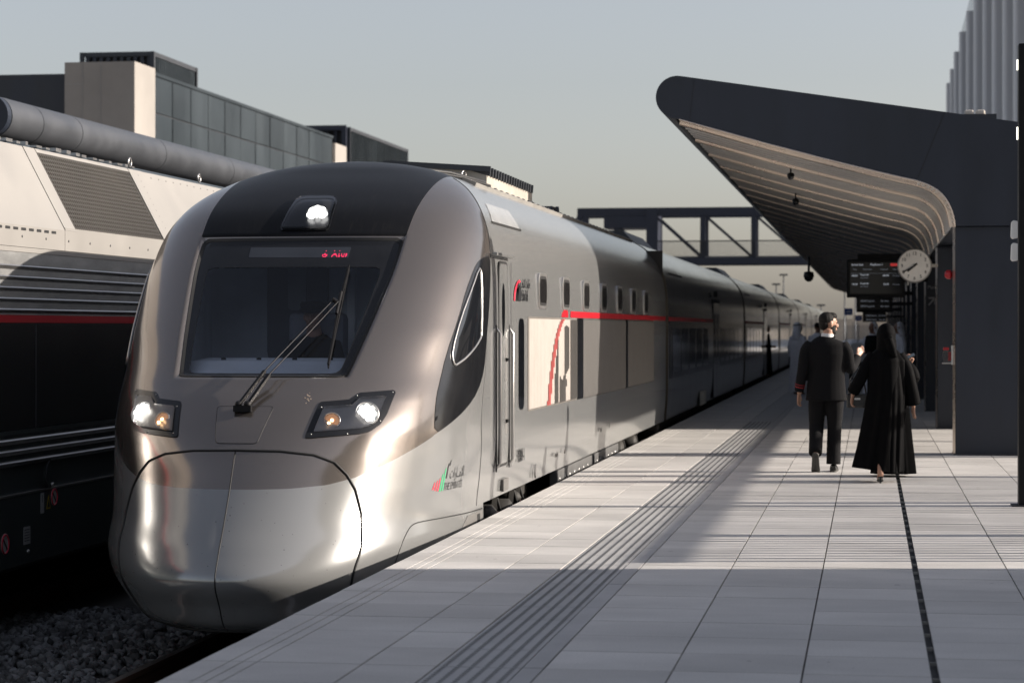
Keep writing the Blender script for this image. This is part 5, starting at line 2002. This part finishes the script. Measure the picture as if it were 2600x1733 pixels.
def head_into(mb, c, yaw, s=1.0):
    """head with jaw, nose, brow and ears; c is the head centre, yaw 0 looks to +y"""
    cy, sy = math.cos(yaw), math.sin(yaw)
    def T(x, y, z):
        return (c[0] + s * (x * cy + y * sy), c[1] + s * (-x * sy + y * cy), c[2] + s * z)
    def blob(x, y, z, rx, ry, rz, n=12):
        v, f = [], []
        for i in range(n + 1):
            a = math.pi * i / n
            for j in range(n):
                b = 2 * math.pi * j / n
                v.append(T(x + rx * math.sin(a) * math.cos(b), y + ry * math.sin(a) * math.sin(b), z + rz * math.cos(a)))
        for i in range(n):
            for j in range(n):
                f.append((i * n + j, (i + 1) * n + j, (i + 1) * n + (j + 1) % n, i * n + (j + 1) % n))
        mb.add(v, f, 0, True)
    blob(0, -.012, .028, .077, .097, .092, 16)
    blob(0, .012, -.045, .058, .075, .075, 14)
    blob(0, .055, -.088, .032, .030, .028)
    blob(0, .098, -.018, .013, .020, .026)
    blob(0, .105, -.032, .016, .015, .012)
    blob(0, .082, .020, .050, .014, .012)
    blob(0, .090, -.062, .026, .012, .008)
    for k in (-1, 1):
        blob(k * .078, -.012, -.008, .012, .022, .034)
        blob(k * .045, .062, -.025, .022, .018, .02)
    return T

def limb(mb, pts, rad, n=14, side=(1, 0, 0)):
    """loft through joints with a smooth centre line"""
    P = np.array(pts, float)
    k = len(P)
    t = np.linspace(0, k - 1, (k - 1) * 5 + 1)
    Q = []
    Rr = []
    for x in t:
        i = min(int(x), k - 2)
        u = x - i
        p0, p1, p2, p3 = P[max(i - 1, 0)], P[i], P[i + 1], P[min(i + 2, k - 1)]
        Q.append(.5 * ((2 * p1) + (-p0 + p2) * u + (2 * p0 - 5 * p1 + 4 * p2 - p3) * u * u + (-p0 + 3 * p1 - 3 * p2 + p3) * u ** 3))
        a, b = rad[i], rad[i + 1]
        a = a if isinstance(a, tuple) else (a, a)
        b = b if isinstance(b, tuple) else (b, b)
        Rr.append((a[0] + (b[0] - a[0]) * u, a[1] + (b[1] - a[1]) * u))
    mb.tube([tuple(q) for q in Q], Rr, n, side=side)

def hand_into(mb, w, d, side, curl=.5, s=1.0):
    """hand from wrist w along direction d; side = thumb direction"""
    w, d, sd = Vector(w), Vector(d).normalized(), Vector(side).normalized()
    nrm = d.cross(sd).normalized()
    limb(mb, [w - d * .02, w + d * .04 * s, w + d * .085 * s], [(.026, .017), (.036, .015), (.040, .013)], 10, side=tuple(sd))
    for i, ln in enumerate((.062, .072, .068, .054)):
        b = w + d * .085 * s + sd * (.030 - .020 * i)
        k1 = b + d * ln * .45 * s + nrm * (.010 * curl)
        k2 = k1 + (d * (1 - .6 * curl) + nrm * curl) * ln * .32 * s
        k3 = k2 + (d * (1 - 1.1 * curl) + nrm * curl * 1.3) * ln * .26 * s
        limb(mb, [b - d * .02, k1, k2, k3], [.0095, .009, .0085, .007], 8)
    b = w + d * .025 * s + sd * .030
    limb(mb, [b, b + sd * .022 + d * .03, b + sd * .022 + d * .055 + nrm * .01], [.012, .010, .008], 8)

def obj_from(mb, name, vox, mat, parent, smooth_=3):
    return link_mesh(name, remeshed(mb, vox, smooth_, mat, name), parent)

# ---- man in a dark suit walking away, head turned to his right
def suited_man():
    p = empty('person', (-.47, 25.95, 0))
    body = MB()
    hc = (.025, .02, 1.635)
    T = head_into(body, hc, R(62))
    limb(body, [(.0, -.01, 1.36), (.005, -.005, 1.47), (.02, .005, 1.57)], [.07, .058, .056])
    limb(body, [(0, 0, .90), (0, -.005, 1.1), (0, -.01, 1.36)], [(.14, .09), (.13, .085), (.16, .09)])
    limb(body, [(-.17, -.01, 1.38), (-.25, -.05, 1.12), (-.30, -.01, .87)], [.045, .038, .028])
    limb(body, [(.17, -.01, 1.38), (.25, .02, 1.15), (.33, .24, 1.27)], [.045, .038, .028])
    hand_into(body, (-.302, -.005, .86), (-.06, .08, -1), (.45, .9, 0), .55)
    hand_into(body, (.335, .25, 1.275), (.35, .6, .55), (-.4, 0, .9), .4)
    limb(body, [(.09, 0, .92), (.085, .02, .5), (.075, -.02, .1)], [.07, .05, .036])
    limb(body, [(-.09, 0, .92), (-.11, .05, .50), (-.115, -.22, .20)], [.07, .05, .036])
    b = obj_from(body, 'body', .0075, SK, p, 2)
    hair = MB()
    def blob(mb, x, y, z, rx, ry, rz, n=14):
        v, f = [], []
        for i in range(n + 1):
            a = math.pi * i / n
            for j in range(n):
                q = 2 * math.pi * j / n
                v.append(T(x + rx * math.sin(a) * math.cos(q), y + ry * math.sin(a) * math.sin(q), z + rz * math.cos(a)))
        for i in range(n):
            for j in range(n):
                f.append((i * n + j, (i + 1) * n + j, (i + 1) * n + (j + 1) % n, i * n + (j + 1) % n))
        mb.add(v, f, 0, True)
    blob(hair, 0, -.028, .050, .084, .094, .083)
    blob(hair, 0, .03, .085, .070, .065, .042)
    blob(hair, 0, -.062, -.005, .070, .055, .070)
    obj_from(hair, 'hair', .006, HAIR, p, 2)
    beard = MB()
    blob(beard, 0, .050, -.092, .040, .040, .030)
    for k in (-1, 1):
        blob(beard, k * .052, .025, -.058, .012, .036, .046)
    blob(beard, 0, .100, -.050, .026, .010, .006)
    obj_from(beard, 'beard', .005, HAIR, p, 1)
    ev = MB()
    for k in (-1, 1):
        blob(ev, k * .032, .083, .004, .010, .006, .005, 8)
        blob(ev, k * .034, .090, .022, .020, .006, .004, 8)
    link_mesh('eyes', ev.mesh('eyes', HAIR), p)
    jk = MB()
    limb(jk, [(-.005, 0, .785), (-.005, .0, .95), (0, -.005, 1.12), (0, -.012, 1.30), (0, -.012, 1.40), (.0, -.01, 1.455), (.003, -.008, 1.485)],
         [(.228, .150), (.212, .140), (.198, .128), (.222, .135), (.220, .118), (.150, .090), (.082, .072)], 24)
    limb(jk, [(-.165, -.01, 1.405), (-.225, -.025, 1.33), (-.262, -.055, 1.12), (-.305, -.012, .885)], [.072, .072, .060, .052])
    limb(jk, [(.165, -.01, 1.405), (.222, -.01, 1.32), (.258, .02, 1.14), (.335, .235, 1.262)], [.072, .072, .062, .050])
    obj_from(jk, 'jacket', .011, SUIT, p, 4)
    lap = MB(); lap.tube([(.082 * math.cos(a) + .004, .072 * math.sin(a) - .006, 1.487 + .018 * math.sin(a)) for a in np.linspace(0, 2 * math.pi, 22)[:-1]], .014, 8, closed=True)
    link_mesh('jacket_collar', lap.mesh('jacket_collar', SUIT), p)
    sh = MB(); sh.tube([(.006, -.004, 1.488), (.010, -.002, 1.525)], [(.071, .066), (.066, .064)], 22, side=(1, 0, 0))
    link_mesh('shirt_collar', sh.mesh('shirt_collar', SHIRT), p)
    tr = MB()
    limb(tr, [(0, 0, .99), (0, 0, .90), (0, .0, .84)], [(.17, .115), (.19, .128), (.175, .12)], 18)
    limb(tr, [(.085, 0, .90), (.088, .01, .72), (.085, .022, .50), (.078, -.01, .28), (.075, -.03, .085)], [.108, .100, .080, .078, .080])
    limb(tr, [(-.09, 0, .90), (-.105, .03, .72), (-.112, .05, .52), (-.116, -.09, .34), (-.118, -.225, .215)], [.108, .100, .084, .076, .076])
    obj_from(tr, 'trousers', .011, SUIT2, p, 3)
    cf = MB()
    for dz in (0, .028):
        a = Vector((-.305, -.012, .885)); d = (Vector((-.262, -.055, 1.12)) - a).normalized()
        c = a + d * (.055 + dz)
        u = d.orthogonal().normalized(); w = d.cross(u)
        cf.tube([tuple(c + (u * math.cos(t) + w * math.sin(t)) * .0535) for t in np.linspace(0, 2 * math.pi, 24)[:-1]], .0045, 6, closed=True)
    link_mesh('cuff_stripes', cf.mesh('cuff_stripes', M['red']), p)
    def shoe(o, d, up):
        o, d, up = Vector(o), Vector(d).normalized(), Vector(up).normalized()
        sd = d.cross(up)
        s = MB()
        limb(s, [tuple(o - d * .09 + up * .035), tuple(o + up * .045), tuple(o + d * .10 + up * .03), tuple(o + d * .185 + up * .02)], [(.036, .040), (.040, .048), (.047, .034), (.030, .020)], 12, side=tuple(sd))
        so = MB()
        pts = []
        for t, w in ((-.125, .018), (-.115, .030), (-.06, .038), (.0, .036), (.06, .042), (.12, .048), (.17, .042), (.205, .022)):
            pts.append((t, w))
        outl = [o + d * t + sd * w for t, w in pts] + [o + d * t - sd * w for t, w in pts[::-1]]
        n = len(outl)
        v = [tuple(q) for q in outl] + [tuple(q + up * .02) for q in outl]
        so.add(v, [tuple(range(n)), tuple(range(2 * n - 1, n - 1, -1))] + [(i, n + i, n + (i + 1) % n, (i + 1) % n) for i in range(n)])
        a = obj_from(s, 'shoe', .007, SHOE, p, 2)
        link_mesh('sole', so.mesh('sole', SOLE), a)
    shoe((.075, .03, .0), (.05, 1, 0), (0, 0, 1))
    shoe((-.118, -.205, .115), (.0, .62, -.78), (0, .78, .62))
    tag(p, 'person in charcoal suit with red cuff stripes walking away, head turned right', 'person')
suited_man()

def robe(mb, path, rad, folds, n=72, seed=1):
    rr_ = random.Random(seed)
    ph = [rr_.uniform(0, 6.28) for _ in range(4)]
    def mod(s, th):
        a = folds * (1 - s) ** .8
        return 1 + a * (.55 * math.sin(5 * th + ph[0] + 2.0 * s) + .45 * math.sin(9 * th + ph[1] - 1.5 * s) + .25 * math.sin(14 * th + ph[2]))
    P = np.array(path, float)
    k = len(P)
    t = np.linspace(0, k - 1, (k - 1) * 8 + 1)
    Q = [tuple(np.interp(x, range(k), P[:, j]) for j in range(3)) for x in t]
    A = [(np.interp(x, range(k), [r_[0] for r_ in rad]), np.interp(x, range(k), [r_[1] for r_ in rad])) for x in t]
    mb.tube(Q, A, n, side=(1, 0, 0), mod=mod)

# ---- woman in a black abaya with a handbag
def abaya_woman():
    p = empty('person', (.17, 24.35, 0))
    body = MB()
    head_into(body, (.0, .03, 1.515), R(10), .95)
    limb(body, [(0, .0, 1.24), (0, .01, 1.36), (0, .02, 1.46)], [.06, .05, .05])
    limb(body, [(0, 0, .85), (0, -.01, 1.05), (0, 0, 1.28)], [(.13, .09), (.11, .08), (.13, .08)])
    limb(body, [(-.13, 0, 1.30), (-.25, -.06, 1.08), (-.34, -.02, .90)], [.04, .034, .024])
    limb(body, [(.14, 0, 1.28), (.24, -.02, 1.02), (.275, .02, .78)], [.04, .034, .024])
    hand_into(body, (-.345, -.015, .895), (-.1, .1, -1), (.3, .9, 0), .8, .9)
    hand_into(body, (.277, .025, .775), (.02, .1, -1), (-.3, .9, 0), .5, .9)
    limb(body, [(.07, 0, .85), (.08, .06, .45), (.09, .10, .09)], [.065, .05, .034])
    limb(body, [(-.07, 0, .85), (-.07, .02, .45), (-.06, -.12, .11)], [.065, .05, .034])
    limb(body, [(-.06, -.20, .20), (-.06, -.255, .10), (-.062, -.20, .075), (-.065, -.08, .032)], [.030, .032, .033, .030])
    obj_from(body, 'body', .0075, SK, p, 2)
    ab = MB()
    robe(ab, [(-.10, -.02, .115), (-.075, -.01, .30), (-.035, 0, .60), (.005, 0, .90), (.005, -.005, 1.10), (.0, -.005, 1.25), (0, 0, 1.33), (0, .01, 1.40)],
         [(.245, .225), (.225, .205), (.208, .185), (.20, .17), (.198, .155), (.195, .135), (.145, .105), (.07, .07)], .17, seed=4)
    ob = link_mesh('abaya', ab.mesh('abaya', ABAYA), p)
    sl_ = MB()
    limb(sl_, [(-.13, 0, 1.315), (-.20, -.03, 1.20), (-.265, -.06, 1.06), (-.345, -.02, .92)], [.060, .062, .064, .066])
    limb(sl_, [(.13, 0, 1.315), (.205, -.01, 1.18), (.245, -.02, 1.00), (.28, .02, .80)], [.060, .064, .068, .078])
    obj_from(sl_, 'sleeves', .010, ABAYA, p, 3)
    pan = MB()
    robe(pan, [(.04, .02, .12), (.05, .0, .5), (.06, -.05, .9), (.07, -.06, 1.2)], [(.135, .20), (.13, .17), (.12, .13), (.08, .06)], .14, seed=9)
    link_mesh('abaya_fold', pan.mesh('abaya_fold', ABAYA), p)
    hj = MB()
    limb(hj, [(0, -.005, 1.30), (0, -.008, 1.37), (.0, .005, 1.44), (0, .01, 1.53), (0, .02, 1.60), (0, .03, 1.632)],
         [(.135, .10), (.105, .092), (.098, .108), (.100, .118), (.075, .090), (.02, .025)], 22)
    limb(hj, [(.02, -.09, 1.48), (.055, -.10, 1.38), (.085, -.095, 1.28)], [.05, .045, .03])
    obj_from(hj, 'headscarf', .009, ABAYA, p, 4)
    sh = MB()
    limb(sh, [(-.06, -.13, .022), (-.063, -.07, .018), (-.066, -.02, .016)], [(.032, .016), (.036, .016), (.026, .012)])
    sh.bar((-.06, -.265, .002), (-.06, -.255, .065), .018, .018)
    sh.bar((-.06, -.275, .066), (-.062, -.12, .02), .05, .010)
    link_mesh('shoe', sh.mesh('shoe', SHOE), p)
    tag(p, 'person in black abaya and headscarf walking away beside the suited one', 'person')
    bag = empty('handbag', (-.125, 24.40, .76))
    b = MB().box(-.11, .11, -.045, .045, 0, .15).build('bag_body', pm('bag_leather', (.012, .012, .013), .25), bevel=.015); b.parent = bag
    b = MB().tube([(-.09, 0, .145), (-.07, 0, .30), (.0, 0, .40), (.06, 0, .30), (.09, 0, .145)], .008, 8).build('bag_strap', SHOE); b.parent = bag
    b = MB().box(-.03, .03, -.052, -.045, .085, .105).build('clasp', M['steel']); b.parent = bag
    tag(bag, 'small black handbag hanging beside the black abaya', 'handbag')
abaya_woman()

# ---- second woman in black walking in front of her, phone raised
def second_woman():
    p = empty('person', (.27, 25.3, 0))
    body = MB()
    head_into(body, (-.08, .03, 1.46), R(-20), .9)
    limb(body, [(-.04, 0, .85), (-.05, 0, 1.1), (-.08, .01, 1.42)], [(.12, .08), (.12, .08), .045])
    limb(body, [(.08, 0, 1.24), (.20, -.06, 1.05), (.15, .06, 1.20)], [.036, .03, .024])
    hand_into(body, (.145, .05, 1.19), (-.05, .1, 1), (.9, 0, .1), .7, .9)
    limb(body, [(-.1, 0, .85), (-.1, .05, .45), (-.1, .0, .05)], [.06, .045, .032])
    limb(body, [(.02, 0, .85), (.02, -.03, .45), (.03, -.08, .06)], [.06, .045, .032])
    obj_from(body, 'body', .0085, SK, p, 2)
    ab = MB()
    robe(ab, [(-.03, 0, .03), (-.03, 0, .4), (-.03, 0, .85), (-.04, 0, 1.1), (-.05, 0, 1.25), (-.07, .01, 1.33)], [(.24, .22), (.20, .19), (.16, .15), (.155, .13), (.13, .11), (.06, .06)], .09, seed=3)
    link_mesh('abaya', ab.mesh('abaya', ABAYA), p)
    sl_ = MB()
    limb(sl_, [(.05, 0, 1.25), (.17, -.03, 1.13), (.20, -.055, 1.04), (.155, .04, 1.17)], [.065, .07, .065, .05])
    limb(sl_, [(-.16, 0, 1.25), (-.22, .02, 1.0), (-.2, .08, .8)], [.06, .06, .055])
    obj_from(sl_, 'sleeves', .010, ABAYA, p, 3)
    hj = MB()
    limb(hj, [(-.07, 0, 1.24), (-.075, 0, 1.34), (-.08, .01, 1.46), (-.08, .03, 1.56)], [(.12, .10), (.095, .095), (.095, .105), (.02, .03)], 20)
    obj_from(hj, 'headscarf', .009, ABAYA, p, 3)
    tag(p, 'person in black mostly hidden behind the abaya, raising a phone', 'person')
    ph = empty('smartphone', (.43, 25.30, 1.27))
    a = MB().box(-.06, .06, -.006, .006, -.005, .03).build('phone_body', M['blackplastic'], bevel=.003); a.parent = ph
    a = MB().box(-.058, .058, -.0085, -.0062, -.002, .027).build('phone_screen', pm('phone_glass', (.25, .3, .33), .15)); a.parent = ph
    ph.rotation_euler = (R(-20), R(-28), 0)
    tag(ph, 'smartphone held up at shoulder height', 'phone')
second_woman()

# ---- men in white kanduras and others farther along
def kandura(x, y, rz, label, band=True, vest=None, skin=SK2, robe_mat=KAN, s=1.0, head=True, group=None):
    p = empty('person', (x, y, 0), rz)
    p.scale = (s, s, s)
    body = MB()
    head_into(body, (0, .02, 1.60), R(20), 1.0)
    limb(body, [(0, 0, .85), (0, 0, 1.1), (0, 0, 1.36), (0, .01, 1.52)], [(.13, .09), (.12, .09), (.10, .07), .05])
    limb(body, [(-.17, 0, 1.37), (-.24, .0, 1.12), (-.27, .08, .88)], [.045, .036, .026])
    limb(body, [(.17, 0, 1.37), (.24, .0, 1.12), (.20, .18, 1.0)], [.045, .036, .026])
    hand_into(body, (-.27, .085, .87), (0, .1, -1), (.3, .9, 0), .5)
    hand_into(body, (.195, .19, .995), (-.5, .8, 0), (0, 0, 1), .5)
    for k in (-1, 1):
        limb(body, [(k * .08, 0, .85), (k * .08, .02, .45), (k * .08, 0, .07)], [.06, .045, .034])
        limb(body, [(k * .08, -.04, .04), (k * .08, .06, .035), (k * .08, .15, .02)], [.035, .035, .02])
    obj_from(body, 'body', .010, skin, p, 2)
    rb_ = MB()
    robe(rb_, [(0, 0, .06), (0, 0, .5), (0, 0, .9), (0, 0, 1.2), (0, 0, 1.38), (0, 0, 1.46)], [(.235, .20), (.21, .17), (.20, .15), (.20, .135), (.175, .11), (.07, .07)], .06, n=48, seed=int(y))
    limb(rb_, [(-.165, 0, 1.38), (-.235, 0, 1.12), (-.268, .075, .91)], [.068, .062, .058])
    limb(rb_, [(.165, 0, 1.38), (.238, .0, 1.12), (.205, .165, 1.0)], [.068, .062, .055])
    obj_from(rb_, 'robe', .013, robe_mat, p, 3)
    if head:
        gh = MB()
        limb(gh, [(0, -.07, 1.30), (0, -.06, 1.42), (0, -.035, 1.54), (0, -.012, 1.64), (0, .0, 1.70), (0, .005, 1.725)], [(.13, .06), (.115, .085), (.10, .098), (.095, .108), (.07, .08), (.02, .02)], 20)
        obj_from(gh, 'headscarf', .010, robe_mat, p, 3)
        if band:
            ag = MB(); ag.tube([(.094 * math.cos(a), .112 * math.sin(a) - .008, 1.672 + .012 * math.sin(a)) for a in np.linspace(0, 2 * math.pi, 22)[:-1]], .013, 8, closed=True)
            link_mesh('head_cord', ag.mesh('head_cord', HAIR), p)
    else:
        hr = MB(); hr.ball((0, -.01, 1.655), .083, .10, .075)
        obj_from(hr, 'hair', .008, HAIR, p, 1)
    if vest:
        ve_ = MB()
        limb(ve_, [(0, 0, 1.0), (0, 0, 1.2), (0, 0, 1.39), (0, 0, 1.43)], [(.215, .155), (.212, .150), (.185, .12), (.10, .08)], 20)
        obj_from(ve_, 'vest', .012, vest, p, 2)
    tag(p, label, 'person')
    return p
kandura(-1.70, 56.1, R(-35), 'person in white robe and white headscarf with black cord by the coaches')
kandura(-1.33, 60.5, R(-10), 'bareheaded person in pale clothes behind the white robed one', head=False)
kandura(.08, 52.5, R(150), 'person in white robe and dark vest between the two walkers', vest=SUIT, band=False)
kandura(.66, 54.0, R(120), 'person in white robe and headscarf right of the black headscarf', band=False)
kandura(-3.35, 77.0, R(-90), 'dark clothed person standing at an open coach door', robe_mat=SUIT, head=False, s=.97)
def driver():
    p = empty('person', (XC + .08, 19.45, .62))
    body = MB()
    head_into(body, (0, 0, 1.07), R(180), 1.0)
    limb(body, [(0, .1, .35), (0, .08, .7), (0, .05, .86), (0, .02, 1.02)], [(.15, .10), (.15, .10), (.08, .07), .05])
    for k in (-1, 1):
        limb(body, [(k * .17, .07, .84), (k * .24, -.05, .62), (k * .16, -.28, .62)], [.05, .04, .03])
        hand_into(body, (k * .16, -.29, .62), (0, -1, -.1), (-k, 0, 0), .6)
        limb(body, [(k * .1, .1, .35), (k * .11, -.25, .38), (k * .11, -.35, .05)], [.08, .06, .045])
    obj_from(body, 'body', .009, SK2, p, 2)
    ja = MB()
    limb(ja, [(0, .1, .33), (0, .08, .65), (0, .06, .84), (0, .04, .92)], [(.19, .13), (.2, .13), (.18, .10), (.07, .06)], 20)
    for k in (-1, 1):
        limb(ja, [(k * .16, .07, .84), (k * .24, -.05, .62), (k * .165, -.25, .62)], [.068, .058, .048])
    obj_from(ja, 'jacket', .012, SUIT, p, 3)
    ca = MB()
    ca.lathe([(.10, 0), (.115, .05), (.10, .075), (0, .08)], (0, .01, 1.12), (0, 0, 1), 24)
    ca.lathe([(.10, 0), (.11, .01), (0, .012)], (0, -.06, 1.115), (0, -.2, 1), 20)
    link_mesh('cap', ca.mesh('cap', SUIT), p)
    tag(p, 'person in dark uniform and cap at the controls behind the windscreen', 'person')
driver()
